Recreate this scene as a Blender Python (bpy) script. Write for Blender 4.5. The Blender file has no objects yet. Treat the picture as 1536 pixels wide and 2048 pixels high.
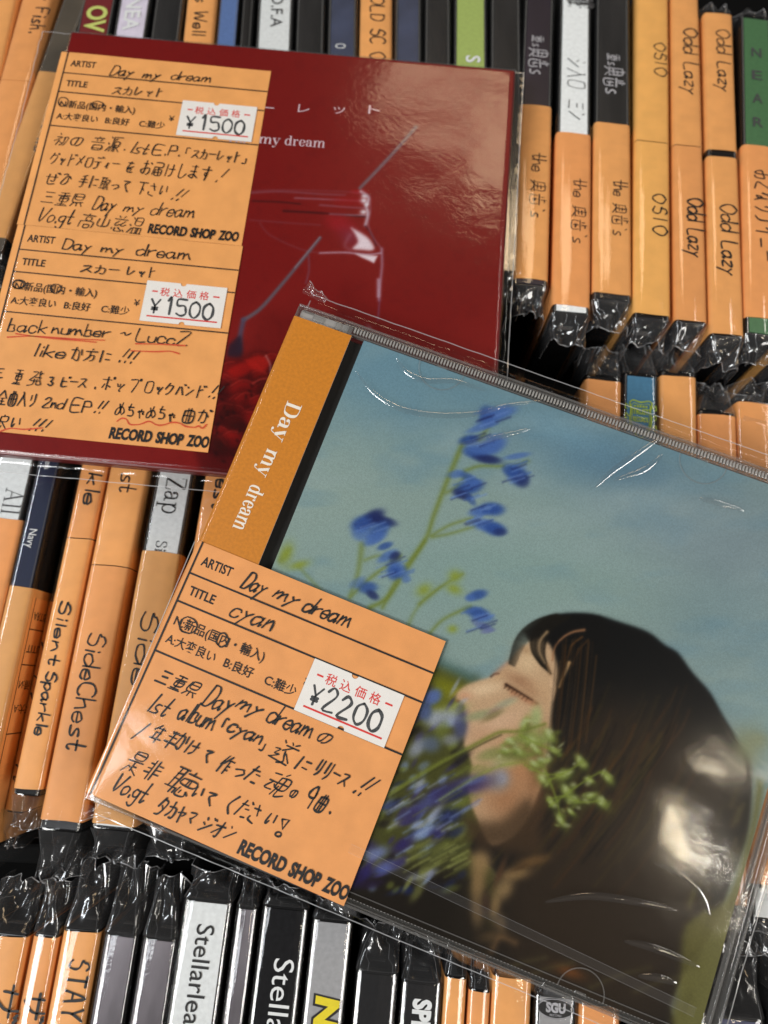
import bpy, math, random
import numpy as np
from mathutils import Vector, Matrix, noise as mnoise

# ------------------------------------------------------------------ camera geometry (all lengths in millimetres)
S = 0.001
SC = bpy.context.scene
COL = SC.collection
F = 1430.0                                   # focal length in photo pixels (1536 x 2048)
D = 169.7                                    # camera height over the sleeve's face
R = np.array([[0.9951024, 0.0982545, -0.0108287],
              [0.0979130, -0.9646994, 0.2444750],
              [0.0135743, -0.2443380, -0.9695951]])
CAMP = np.array([0., 0., D])
MW = np.array([-0.0197, -0.0862, 0.9961]); MW /= np.linalg.norm(MW)   # up axis of the tilted jewel case
DC = 165.6

def unit(v):
    v = np.array(v, float); return v / np.linalg.norm(v)
def ray(x, y): return R @ np.array([(x - 768) / F, (y - 1024) / F, 1.])
def P(x, y, Z=0.):
    r = ray(x, y); return CAMP + r * ((Z - D) / r[2])
def PC(x, y):
    r = ray(x, y); return CAMP + r * (-DC / (MW @ r))
def pxs(W):                                  # world points (n,3) -> photo pixels
    q = (W - CAMP) @ R
    return q[:, 0] / q[:, 2] * F + 768, q[:, 1] / q[:, 2] * F + 1024

cam_d = bpy.data.cameras.new('camera'); cam = bpy.data.objects.new('camera', cam_d); COL.objects.link(cam)
cam_d.sensor_fit = 'VERTICAL'; cam_d.sensor_height = 36.0; cam_d.lens = 36.0 * F / 2048
cam_d.clip_start = 0.005; cam_d.clip_end = 50
cm = Matrix([[R[0][0], -R[0][1], -R[0][2]], [R[1][0], -R[1][1], -R[1][2]], [R[2][0], -R[2][1], -R[2][2]]]).to_4x4()
cm.translation = Vector((0, 0, D * S)); cam.matrix_world = cm
cam_d.dof.use_dof = True; cam_d.dof.focus_distance = 0.163; cam_d.dof.aperture_fstop = (36.0 * F / 2048) / 1000 / 0.0021
SC.camera = cam

# ------------------------------------------------------------------ world, lamps, exposure
wd = bpy.data.worlds.new("World"); SC.world = wd; wd.use_nodes = True
bg = wd.node_tree.nodes['Background']; bg.inputs[0].default_value = (1.0, 0.96, 0.91, 1); bg.inputs[1].default_value = 0.05
def lamp(name, loc, target, size, energy, color, sy=None, shape='DISK'):
    l = bpy.data.lights.new(name, 'AREA'); l.shape = shape; l.size = size
    if sy: l.size_y = sy
    l.energy = energy; l.color = color
    o = bpy.data.objects.new(name, l); COL.objects.link(o); o.location = loc
    o.rotation_euler = (Vector(target) - Vector(loc)).to_track_quat('-Z', 'Y').to_euler()
    return o
def mirror_dir(x, y, up=(0, 0, 1), Z=0.):    # where a lamp has to hang to mirror at this point of a flat face
    r = unit(ray(x, y)); u = unit(up); return r - 2 * (r @ u) * u
def spot_for(x, y, up, dist, Z=0.):
    p = P(x, y, Z) * S; d = mirror_dir(x, y, up); return tuple(p + d * dist)
ORI = (0, 0.03, 0)
lamp('ceiling_spot_lamp', spot_for(1365, 1700, MW, 1.9), ORI, 0.05, 0.36, (1.0, 0.84, 0.60))
lamp('ceiling_spot_lamp', spot_for(1418, 1722, MW, 2.3), ORI, 0.04, 0.24, (1.0, 0.92, 0.8))
lamp('ceiling_spot_lamp', spot_for(1450, 1530, MW, 2.1), ORI, 0.09, 0.34, (1.0, 0.84, 0.62))
lamp('ceiling_globe_lamp', spot_for(1030, 275, (0, 0, 1), 1.7), ORI, 0.26, 1.2, (1.0, 0.74, 0.46))
lamp('ceiling_globe_lamp', spot_for(850, 170, (0, 0, 1), 2.2), ORI, 0.26, 1.0, (1.0, 0.74, 0.48))
lamp('lit_ceiling_bay', spot_for(1360, 1800, MW, 2.0), ORI, 1.2, 0.20, (1.0, 0.84, 0.66))
lamp('ceiling_tube_lamp', spot_for(150, 1960, (-.15, -.02, 1), 1.6), ORI, 0.10, 4.0, (0.92, 0.96, 1.0), 1.1, 'RECTANGLE')
lamp('ceiling_panel_lamp', (-1.25, -0.85, 1.45), ORI, 0.8, 27, (1.0, 0.985, 0.96), 0.5, 'RECTANGLE')
lamp('ceiling_panel_lamp', (1.45, -0.55, 1.45), ORI, 0.8, 17, (1.0, 0.96, 0.91), 0.4, 'RECTANGLE')
lamp('ceiling_tube_lamp', (-1.5, 0.45, 1.15), ORI, 0.9, 10, (0.90, 0.95, 1.0), 0.12, 'RECTANGLE')
lamp('ceiling_tube_lamp', (1.3, 1.0, 1.5), ORI, 1.0, 4, (1.0, 0.93, 0.84), 0.10, 'RECTANGLE')
SC.view_settings.view_transform = 'Standard'; SC.view_settings.look = 'None'
SC.view_settings.exposure = 0.0; SC.view_settings.gamma = 1.0
cy = SC.cycles
cy.transparent_max_bounces = 40; cy.max_bounces = 10; cy.transmission_bounces = 8; cy.glossy_bounces = 4
cy.sample_clamp_indirect = 3.0; cy.caustics_reflective = False; cy.caustics_refractive = False
SC.unit_settings.system = 'METRIC'; SC.unit_settings.length_unit = 'MILLIMETERS'

# ------------------------------------------------------------------ materials
def lin(c):
    return tuple(((v / 255) / 12.92 if v / 255 <= 0.04045 else ((v / 255 + 0.055) / 1.055) ** 2.4) for v in c)
_M = {}
def newmat(name):
    m = bpy.data.materials.new(name); m.use_nodes = True; nt = m.node_tree; nt.nodes.clear()
    out = nt.nodes.new('ShaderNodeOutputMaterial'); return m, nt, out
def texco(nt, scale=(1, 1, 1)):
    t = nt.nodes.new('ShaderNodeTexCoord'); mp = nt.nodes.new('ShaderNodeMapping'); mp.inputs['Scale'].default_value = scale
    nt.links.new(t.outputs['Object'], mp.inputs[0]); return mp.outputs[0]
def solid(name, rgb, rough=0.5, var=0.08, scale=900, bump=0.0, bscale=4000, metal=0, spec=0.5, stretch=(1, 1, 1), coat=0):
    """opaque surface: base colour with fine mottling, a little relief"""
    key = (name,)
    if key in _M: return _M[key]
    m, nt, out = newmat(name); b = nt.nodes.new('ShaderNodeBsdfPrincipled'); nt.links.new(b.outputs[0], out.inputs[0])
    b.inputs['Roughness'].default_value = rough; b.inputs['Metallic'].default_value = metal
    b.inputs['Specular IOR Level'].default_value = spec; b.inputs['Coat Weight'].default_value = coat
    c = lin(rgb); v = texco(nt, stretch)
    n = nt.nodes.new('ShaderNodeTexNoise'); n.inputs['Scale'].default_value = scale; n.inputs['Detail'].default_value = 4
    nt.links.new(v, n.inputs[0])
    r = nt.nodes.new('ShaderNodeValToRGB'); e = r.color_ramp.elements
    e[0].position = .3; e[1].position = .7
    e[0].color = tuple(x * (1 - var) for x in c) + (1,); e[1].color = tuple(min(1, x * (1 + var)) for x in c) + (1,)
    nt.links.new(n.outputs[0], r.inputs[0]); nt.links.new(r.outputs[0], b.inputs['Base Color'])
    if bump:
        n2 = nt.nodes.new('ShaderNodeTexNoise'); n2.inputs['Scale'].default_value = bscale; n2.inputs['Detail'].default_value = 3
        nt.links.new(v, n2.inputs[0]); bp = nt.nodes.new('ShaderNodeBump'); bp.inputs['Strength'].default_value = bump
        bp.inputs['Distance'].default_value = 0.00005; nt.links.new(n2.outputs[0], bp.inputs['Height']); nt.links.new(bp.outputs[0], b.inputs['Normal'])
    _M[key] = m; return m
def film(name, rough=0.06, base=0.05, edge=0.75, haze=0.03, tint=(1, 1, 1), bump=0.5, bscale=120, fine=0.15, power=4.0, hcol=(0.9, 0.9, 0.92)):
    """thin clear sheet: lets the light straight through, mirrors more at grazing angles, a trace of haze"""
    if name in _M: return _M[name]
    m, nt, out = newmat(name); L = nt.links.new
    tr = nt.nodes.new('ShaderNodeBsdfTransparent'); tr.inputs[0].default_value = tint + (1,)
    df = nt.nodes.new('ShaderNodeBsdfDiffuse'); df.inputs[0].default_value = hcol + (1,)
    gl = nt.nodes.new('ShaderNodeBsdfGlossy'); gl.inputs['Roughness'].default_value = rough; gl.inputs[0].default_value = (1, 1, 1, 1)
    v = texco(nt)
    n1 = nt.nodes.new('ShaderNodeTexNoise'); n1.inputs['Scale'].default_value = bscale; n1.inputs['Detail'].default_value = 2; L(v, n1.inputs[0])
    n2 = nt.nodes.new('ShaderNodeTexNoise'); n2.inputs['Scale'].default_value = bscale * 14; n2.inputs['Detail'].default_value = 3; L(v, n2.inputs[0])
    b1 = nt.nodes.new('ShaderNodeBump'); b1.inputs['Strength'].default_value = bump; b1.inputs['Distance'].default_value = 0.0006; L(n1.outputs[0], b1.inputs['Height'])
    b2 = nt.nodes.new('ShaderNodeBump'); b2.inputs['Strength'].default_value = fine; b2.inputs['Distance'].default_value = 0.00006; L(n2.outputs[0], b2.inputs['Height'])
    L(b1.outputs[0], b2.inputs['Normal']); L(b2.outputs[0], gl.inputs['Normal'])
    lw = nt.nodes.new('ShaderNodeLayerWeight'); lw.inputs[0].default_value = 0.5
    pw = nt.nodes.new('ShaderNodeMath'); pw.operation = 'POWER'; L(lw.outputs['Facing'], pw.inputs[0]); pw.inputs[1].default_value = power
    ma = nt.nodes.new('ShaderNodeMath'); ma.operation = 'MULTIPLY_ADD'; ma.use_clamp = True
    L(pw.outputs[0], ma.inputs[0]); ma.inputs[1].default_value = edge; ma.inputs[2].default_value = base
    m1 = nt.nodes.new('ShaderNodeMixShader'); m1.inputs[0].default_value = haze; L(tr.outputs[0], m1.inputs[1]); L(df.outputs[0], m1.inputs[2])
    m2 = nt.nodes.new('ShaderNodeMixShader'); L(ma.outputs[0], m2.inputs[0]); L(m1.outputs[0], m2.inputs[1]); L(gl.outputs[0], m2.inputs[2])
    L(m2.outputs[0], out.inputs[0]); _M[name] = m; return m
FILM = film('cellophane', rough=0.05, base=0.04, edge=0.5, haze=0.004, bump=0.16, bscale=90, fine=0.2)
FILMA = film('cellophane_soft', rough=0.085, base=0.035, edge=0.5, haze=0.0, bump=0.03, bscale=60, fine=0.14)
FOLD = film('cellophane_fold', rough=0.06, base=0.14, edge=0.5, haze=0.01, bump=0.1, bscale=200, fine=0.2)
FILMS = film('cellophane_hairline', rough=0.12, base=0.04, edge=0.5, haze=0.0, bump=0.16, bscale=60, fine=0.7)
FILMC = film('cellophane_crumpled', rough=0.13, base=0.06, edge=0.5, haze=0.022, bump=0.15, bscale=200, fine=0.08, power=2.5)  # haze stands for soft surroundings mirrored in the bag ends
RIM = film('cellophane_cut_edge', rough=0.2, base=0.2, edge=0.5, haze=0.34, bump=0.2)
CREASE = film('cellophane_crease_line', rough=0.2, base=0.1, edge=0.4, haze=0.10, bump=0.2)
LID = film('clear_styrene', rough=0.11, base=0.02, edge=0.6, haze=0.0, bump=0.0, fine=0.02)
EDGE = film('clear_styrene_edge', rough=0.12, base=0.14, edge=0.6, haze=0.12, tint=(.86, .86, .85), bump=0.1, fine=0.2, hcol=(.75, .73, .7))
RAIL = film('ribbed_styrene', rough=0.15, base=0.14, edge=0.5, haze=0.55, tint=(.9, .89, .87), bump=0.1, fine=0.3, hcol=(.62, .60, .57))
SHELL = film('clear_case_shell', rough=0.08, base=0.05, edge=0.5, haze=0.01, tint=(.97, .97, .97), bump=0.1, fine=0.2)
SMOKE = film('grey_styrene', rough=0.1, base=0.10, edge=0.5, haze=0.10, tint=(.5, .5, .5), bump=0.1, fine=0.2, hcol=(.35, .35, .34))
INK = solid('black_marker_ink', (22, 20, 18), 0.6, 0.05)
PRINT = solid('black_printing_ink', (14, 12, 12), 0.55, 0.05)
RULE = solid('black_ruled_line', (16, 14, 14), 0.55, 0.05)
RED = solid('red_printing_ink', (214, 52, 46), 0.55, 0.06)
REDPEN = solid('red_pen_ink', (206, 74, 40), 0.55, 0.1)
STAMP = solid('grey_stamp_ink', (62, 64, 66), 0.7, 0.5, 2600)
LABEL = solid('white_label_paper', (232, 228, 222), 0.6, 0.02, 400, 0.1)
ORANGE = [solid('orange_paper_%s' % n, c, 0.55, 0.07, 170, 0.45, 4200) for n, c in
          (('amber', (233, 162, 92)), ('warm', (228, 154, 88)), ('yellowish', (238, 174, 92)), ('pinkish', (234, 156, 90)), ('brownish', (214, 154, 88)))]
BLACK = solid('black_styrene', (16, 16, 17), 0.18, 0.1, 300, 0.05, 800)
DARK = solid('dark_inlay', (34, 32, 31), 0.22, 0.8, 160, 0, stretch=(1, .12, 1))  # stretched mottling puts the dark cases' highlight streaks into the colour

# ------------------------------------------------------------------ mesh helpers
class MB:
    def __init__(s): s.v = []; s.f = []; s.m = []; s.mats = []
    def mi(s, mat):
        if mat not in s.mats: s.mats.append(mat)
        return s.mats.index(mat)
    def face(s, pts, mat):
        k = len(s.v); s.v += [tuple(p) for p in pts]; s.f.append(tuple(range(k, k + len(pts)))); s.m.append(s.mi(mat))
    def grid(s, rows, mat, wrap=False, matf=None):
        k = len(s.v); n = len(rows[0])
        for r in rows: s.v += [tuple(p) for p in r]
        for i in range(len(rows) - 1):
            mm = s.mi(matf(i) if matf else mat)
            for j in range(n if wrap else n - 1):
                j2 = (j + 1) % n
                s.f.append((k + i * n + j, k + i * n + j2, k + (i + 1) * n + j2, k + (i + 1) * n + j)); s.m.append(mm)
    def box(s, x0, x1, y0, y1, z0, z1, mat, b=0.0):
        """box with chamfered edges (b)"""
        k = len(s.v); mm = s.mi(mat)
        if b <= 0:
            s.v += [(x, y, z) for z in (z0, z1) for y in (y0, y1) for x in (x0, x1)]
            for q in ((0, 2, 3, 1), (4, 5, 7, 6), (0, 1, 5, 4), (2, 6, 7, 3), (0, 4, 6, 2), (1, 3, 7, 5)):
                s.f.append(tuple(k + i for i in q)); s.m.append(mm)
            return
        rings = []
        for z, i in ((z0, b), (z0 + b, 0), (z1 - b, 0), (z1 - b * .3, b * .3), (z1, b)):
            rings.append([(x0 + i + b, y0 + i, z), (x1 - i - b, y0 + i, z), (x1 - i, y0 + i + b, z), (x1 - i, y1 - i - b, z),
                          (x1 - i - b, y1 - i, z), (x0 + i + b, y1 - i, z), (x0 + i, y1 - i - b, z), (x0 + i, y0 + i + b, z)])
        for r in rings: s.v += r
        for i in range(4):
            for j in range(8):
                j2 = (j + 1) % 8
                s.f.append((k + i * 8 + j, k + i * 8 + j2, k + i * 8 + 8 + j2, k + i * 8 + 8 + j)); s.m.append(mm)
        s.f.append(tuple(k + 7 - j for j in range(8))); s.m.append(mm)
        s.f.append(tuple(k + 32 + j for j in range(8))); s.m.append(mm)
    def build(s, name, parent=None, smooth=False):
        me = bpy.data.meshes.new(name)
        me.from_pydata([(x * S, y * S, z * S) for x, y, z in s.v], [], s.f)
        for m in s.mats: me.materials.append(m)
        me.polygons.foreach_set('material_index', s.m)
        if smooth: me.polygons.foreach_set('use_smooth', [True] * len(s.f))
        me.update(); o = bpy.data.objects.new(name, me); COL.objects.link(o)
        if parent: o.parent = parent
        return o
def thing(name, label, cat, frame, group=None):
    """Empty at the thing's base; frame = (origin, x axis, y axis, z axis) in mm"""
    o = bpy.data.objects.new(name, None); COL.objects.link(o); o.empty_display_size = 0.01
    O, X, Y, Z = frame
    o.matrix_world = Matrix([[X[0], Y[0], Z[0], O[0] * S], [X[1], Y[1], Z[1], O[1] * S], [X[2], Y[2], Z[2], O[2] * S], [0, 0, 0, 1]])
    o['label'] = label; o['category'] = cat
    if group: o['group'] = group
    return o

# ------------------------------------------------------------------ pen strokes
G = {
'A': '083068 1545', 'D': '1018 104062654818', 'a': '4534240507182846 444857', 'y': '0426 44260b', 'm': '0408 0615243538 3645546678',
'd': '5534240507183856 505758', 'r': '0408 06153444', 'e': '064634240507183847', 'c': '4534140507183847', 'n': '0408 0615243548',
's': '4424152647380 8', 't': '20273847 0444', 'l': '1018', 'b': '0008 0514343647380 8', 'u': '0407183847 4448', 'k': '0008 4406 1648',
'i': '1418 1112', 'o': '2405071828474524', 'g': '4434140506173746 444a2b0a', 'V': '002860', 'p': '040b 05143446372807',
'S': '51301112034456482807', 'C': '5140200206284857', 'h': '0008 05243448', 'E': '50000858 0444', 'P': '0008 0030424404', 'L': '000858',
'K': '0008 5004 0458', 'O': '3002052848656230', 'W': '0018325870', 'F': '500008 0444', 'T': '0060 3038', 'Y': '0034 603438',
'z': '04440848', 'f': '402118 0444', '1': '1018', 'ǀ': '022028', '2': '022041430858', '3': '014134245648280 7', '9': '42301103144442 4248',
'0': '20020628464220', '5': '4000033345472807', "'": '1021', '.': '1718', ',': '1819', '!': '1015 1718', '~': '0524365564',
'I': '1018', 'N': '08005850', 'R': '0008 0030424404 2458', 'Z': '00600868',
'ス': '127208 4588', 'カ': '03737848 303508', 'ー': '0484', 'レ': '101874', 'ッ': '2436 4446 744859', 'ト': '2029 2463',
'の': '433818052363756849', '初': '2031 134306 3529 3657 53837869 636749', '音': '4041 1171 3233 6253 0484 2629797626 2878',
'源': '1021 0415 0926 3080 303529 5142 4373764643 4575 5559 4649 6789', '「': '602025', '」': '555919',
'グ': '3005 22726639 7081 8091', 'ド': '2029 2463 6071 8091', 'メ': '7018 2266', 'ロ': '1118787111', 'デ': '2161 0474 444819 7081 8091',
'ィ': '6437 5458', 'を': '1161 4016355658 74273979', 'お': '1252 3038180645757859 7182', '届': '10707313 1309 2529797525 4359 2777',
'け': '1119 3484 616749', 'し': '20285986', 'ま': '1161 1464 40482807466788', 'す': '0282 50564635445549', 'ぜ': '0383 616646 212878 7081 8091',
'ひ': '11411738565274', '手': '6021 1373 0585 414829', 'に': '1119 4373 4777', '取': '0050 1017 4049 1343 1545 0848 528259 5389',
'っ': '1564758648', 'て': '127234577 9', '下': '0080 4049 4466', 'さ': '1262 3065 161869', 'い': '11162735 6175', '三': '1171 2464 0888',
'重': '7010 0282 2373762623 2474 4049 1878 0989', '県': '2070742420 2272 101686 4649 2609 6689',
'高': '4041 0181 3262643432 0509 058589 3767693937', '山': '4047 13177773', '慈': '2031 6051 0282 33152645 73556685 0708 27296968 4758 7889',
'温': '1021 0415 0926 3070743430 3272 3686 3639 8689 5659 6669 2999', 'か': '02526938 3028 7185', '方': '4041 0282 323609 35656849',
'発': '114106 506488 7162 3474 1676 353809 555888', 'ピ': '111878 1464 8090918180', 'ポ': '0272 4049 2518 5677 8090918180',
'プ': '117149 8090918180', 'ク': '3005 22725729', 'バ': '3218 5288 7081 8091', 'ン': '1122 1873',
'全': '4004 4085 2565 4549 2767 0989', '曲': '1219797212 1575 3039 5059', '入': '304209 4289', 'り': '2125 606639',
'め': '2157 5037080533638668', 'ち': '1262 302454766828', 'ゃ': '1564667666 2449 4345', 'が': '02525839 3018 6375 7081 8091',
'良': '4041 2171742421 212947 4589', '年': '3003 1272 2464 2427 0787 5159', '半': '2031 6051 1373 0686 4049',
'作': '2005 1319 5024 4282 5259 5575 5777', 'た': '1262 3008 5484 5888', 'だ': '1262 3008 5484 5888 7081 8091',
'魂': '0131 0444 240737 3546 6051 4282864642 4484 6266 5549 666998', '、': '1728', '是': '2070732320 2171 0484 4448 4666 2609 2689',
'非': '3039 1232 1434 0636 5059 5282 5484 5686', '聴': '0040 1017 3039 1232 1434 0747 6061 4191 4393954543 6365 7375 4749 56598987 6768 8798',
'く': '602569', '遂': '1021 0424163608 0889 4051 7061 3282 6234 44566849 5588', 'リ': '2026 606639', 'タ': '3005 21724809 3466',
'ヤ': '047355 2049', 'マ': '127245 3567', 'ジ': '1122 0425 0974 6071 8091', 'オ': '0383 505939 5308',
'奥': '4031 1117 117177 3363 4146 2565 0787 4609 4789', '歯': '4043 4161 2123 0484 15197975 4548 3667 3767',
'ザ': '0383 2126 606539 7081 8091', 'と': '2033 7135171879', 'な': '0252 3006 6273 545748384679', 'ア': '117153 434719',
'イ': '7005 4349', 'ニ': '1262 0777', 'シ': '1122 0425 0974', 'フ': '117149', 'ル': '302409 505985', '鈴': '3003 3063 1444 2129 0989 6043 6089 5472',
'木': '0282 4049 4309 4389', '重2': '', 'ヴ': '4041 111474 7439 7081 8091'}
def glyph(ch):
    g = G.get(ch)
    if g is None: return [], 5
    g2 = []
    for s in g.replace('8 0', '80').split(' ') if False else g.split(' '):
        g2.append(s)
    out = []; i = 0; buf = ''
    for s in g2:                              # odd-length pieces belong together
        buf += s
        if len(buf) % 2 == 0:
            out.append([(int(buf[j], 16), int(buf[j + 1], 16)) for j in range(0, len(buf), 2)]); buf = ''
    w = max((p[0] for s in out for p in s), default=4)
    return out, w
def smooth_line(pts, n=4, tight=0.5):
    if len(pts) < 3: return pts
    p = [pts[0]] + list(pts) + [pts[-1]]; out = []
    for i in range(1, len(p) - 2):
        a, b, c, d = map(np.array, (p[i - 1], p[i], p[i + 1], p[i + 2]))
        for k in range(n):
            t = k / n
            out.append(tuple(tight * ((2 * b) + (c - a) * t + (2 * a - 5 * b + 4 * c - d) * t * t + (3 * b - a - 3 * c + d) * t ** 3)))
    out.append(tuple(pts[-1])); return out
def ribbon(mb, pts, w, z, mat, nib=None):
    """flat ink line through 2D pts; nib(angle) scales the width"""
    pts = [np.array(p, float) for p in pts]
    q = [pts[0]]
    for p in pts[1:]:
        if np.linalg.norm(p - q[-1]) > 1e-3: q.append(p)
    if len(q) == 1: q.append(q[0] + np.array([w * .5, w * .2]))
    d0 = unit(q[0] - q[1]); d1 = unit(q[-1] - q[-2])
    if nib is None: q = [q[0] + d0 * w * .35] + q + [q[-1] + d1 * w * .35]
    L = []; Rr = []; n = len(q)
    for i in range(n):
        t = (q[min(i + 1, n - 1)] - q[max(i - 1, 0)]); t = unit(t); nn = np.array([-t[1], t[0]])
        ww = w * .5 * ((0.45 if i in (0, n - 1) else 1 + .2 * math.sin(i * .9 + q[0][0] * 3 + q[0][1])) if nib is None else nib(math.atan2(t[1], t[0])))
        L.append(q[i] + nn * ww); Rr.append(q[i] - nn * ww)
    mb.grid([[(a[0], a[1], z), (b[0], b[1], z)] for a, b in zip(L, Rr)], mat)
def write(mb, text, a, b, h, z, mat, w=0.55, up=None, seed=0, slant=0.12, jit=0.36, kanji=1.0, nib=None, serif=False, gap=1.6):
    """pen strokes from a to b (baseline, local mm), h = capital height in mm; text runs along ab, its tops towards `up`"""
    rnd = random.Random(seed + len(text) * 7)
    a = np.array(a, float); b = np.array(b, float); ux = b - a; Ln = np.linalg.norm(ux); ux /= Ln
    uy = np.array([-ux[1], ux[0]]) if up is None else unit(up)
    items = []; x = 0
    for ch in text:
        if ch == ' ': x += 6.0; continue
        st, gw = glyph(ch); cjk = ord(ch) > 0x2000
        sc = kanji if cjk else 1.0
        if not cjk and ch not in 'il1!.\'': gw = max(gw, 3)
        items.append((x, st, cjk, sc)); x += (9.0 * sc if cjk else gw) + gap
    tot = x - gap; kx = Ln / tot; ky = h / 8.0
    for x0, st, cjk, sc in items:
        jy = rnd.uniform(-.5, .5) * jit; js = 1 + rnd.uniform(-.08, .08)
        for s in st:
            pts = []
            for px_, py_ in s:
                jx = rnd.uniform(-1, 1) * jit * (.5 if len(s) < 5 else .3); jy2 = rnd.uniform(-1, 1) * jit * .5
                yy = (8.4 - py_ if cjk else 8 - py_) * (sc if cjk else 1) * js + jy + jy2
                pts.append((x0 + (px_ + jx) * sc + yy * slant, yy))
            pts = smooth_line(pts) if len(pts) > 2 else pts
            ww_ = w * (.8 if cjk and len(st) > 5 else .92 if cjk else 1)
            W = [a + ux * (p[0] * kx) + uy * (p[1] * ky) for p in pts]
            ribbon(mb, W, ww_ * (rnd.uniform(.85, 1.15) if nib is None else 1), z, mat, nib)
            if serif:
                for e in (pts[0], pts[-1]):
                    if len(s) == 2 and abs(s[0][0] - s[1][0]) < 1:
                        c = a + ux * (e[0] * kx) + uy * (e[1] * ky)
                        ribbon(mb, [c - ux * h * .17, c + ux * h * .17], h * .07, z + .004, mat, lambda t: 1)
# bold high-contrast serif letters: s = stem, h = hairline, n = curve drawn with a broad nib
SERIF = {
'D': (7.2, [('s', 1.7, 0, 7.5), ('h', .3, 3.2, .15), ('h', .3, 3.2, 7.35), ('n', [(2, 7.35), (3.6, 7.3), (5.4, 6.5), (6.2, 3.75), (5.4, 1.0), (3.6, .2), (2, .15)])]),
'a': (5.2, [('n', [(1.0, 3.6), (1.2, 4.5), (2.2, 4.95), (3.2, 4.7), (3.7, 3.6), (3.7, 1.2), (4.2, .3), (5.0, .5)]), ('n', [(3.6, 2.9), (2.2, 2.7), (1.1, 2.1), (.9, 1.2), (1.5, .3), (2.6, .35), (3.6, 1.3)]), ('b', 1.15, 3.7)]),
'y': (5.4, [('d', (.9, 4.8), (2.9, .3)), ('t', [(4.4, 4.8), (2.6, -.4), (1.9, -1.9), (1.0, -2.1)]), ('h', .1, 2.3, 4.9), ('h', 3.5, 5.3, 4.9), ('b', .9, -1.7)]),
'm': (9.0, [('s', 1.4, 0, 4.9), ('s', 4.5, 0, 3.9), ('s', 7.6, 0, 3.9), ('h', .3, 2.5, .13), ('h', 3.5, 5.5, .13), ('h', 6.6, 8.7, .13), ('h', .3, 1.4, 4.8), ('n', [(1.6, 3.4), (2.6, 4.7), (3.8, 4.9), (4.5, 3.8)]), ('n', [(4.7, 3.4), (5.7, 4.7), (6.9, 4.9), (7.6, 3.8)])]),
'd': (5.8, [('s', 4.3, 0, 7.4), ('h', 3.0, 4.3, 7.3), ('h', 4.3, 5.5, .13), ('n', [(4.2, 3.6), (3.4, 4.7), (2.3, 4.9), (1.2, 4.0), (.9, 2.5), (1.2, 1.0), (2.3, .1), (3.4, .4), (4.2, 1.4)])]),
'r': (4.4, [('s', 1.4, 0, 4.9), ('h', .3, 2.7, .13), ('h', .3, 1.4, 4.8), ('t', [(1.8, 3.2), (2.4, 4.5), (3.3, 4.9)]), ('b', 3.5, 4.3)]),
'e': (5.0, [('t', [(.9, 2.7), (4.2, 2.7)]), ('n', [(4.2, 2.7), (3.9, 4.2), (2.7, 4.95), (1.5, 4.4), (.9, 2.5), (1.5, .7), (2.7, .1), (4.2, 1.2)])]),
'Z': (6.2, [('d', (5.2, 7.2), (1.0, .3)), ('h', .7, 5.4, 7.35), ('h', .7, 5.6, .15), ('t', [(.7, 7.3), (.6, 5.7)]), ('t', [(5.6, .2), (5.8, 2.0)])]),
'p': (5.8, [('s', 1.4, -2.2, 4.9), ('h', .3, 2.6, -2.1), ('h', .3, 1.4, 4.8), ('n', [(1.6, 3.6), (2.5, 4.8), (3.6, 4.9), (4.7, 3.9), (5.0, 2.5), (4.6, 1.0), (3.5, .1), (2.4, .3), (1.6, 1.3)])]),
'S': (5.6, [('n', [(4.7, 5.6), (4.3, 7.0), (2.8, 7.5), (1.3, 6.8), (1.0, 5.5), (2.0, 4.4), (3.9, 3.4), (4.9, 2.1), (4.3, .6), (2.7, 0), (1.2, .5), (.8, 2.0)])]),
'i': (3.0, [('s', 1.5, 0, 4.9), ('h', .4, 2.6, .13), ('h', .4, 1.5, 4.8), ('b', 1.5, 6.7)]),
'l': (3.0, [('s', 1.5, 0, 7.4), ('h', .4, 2.6, .13), ('h', .4, 1.5, 7.3)]),
'A': (7.4, [('t', [(1.2, .2), (3.6, 7.5)]), ('d', (3.6, 7.4), (6.0, .2)), ('t', [(2.1, 2.6), (5.1, 2.6)]), ('h', .2, 2.3, .13), ('h', 4.9, 7.2, .13)])}
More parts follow.
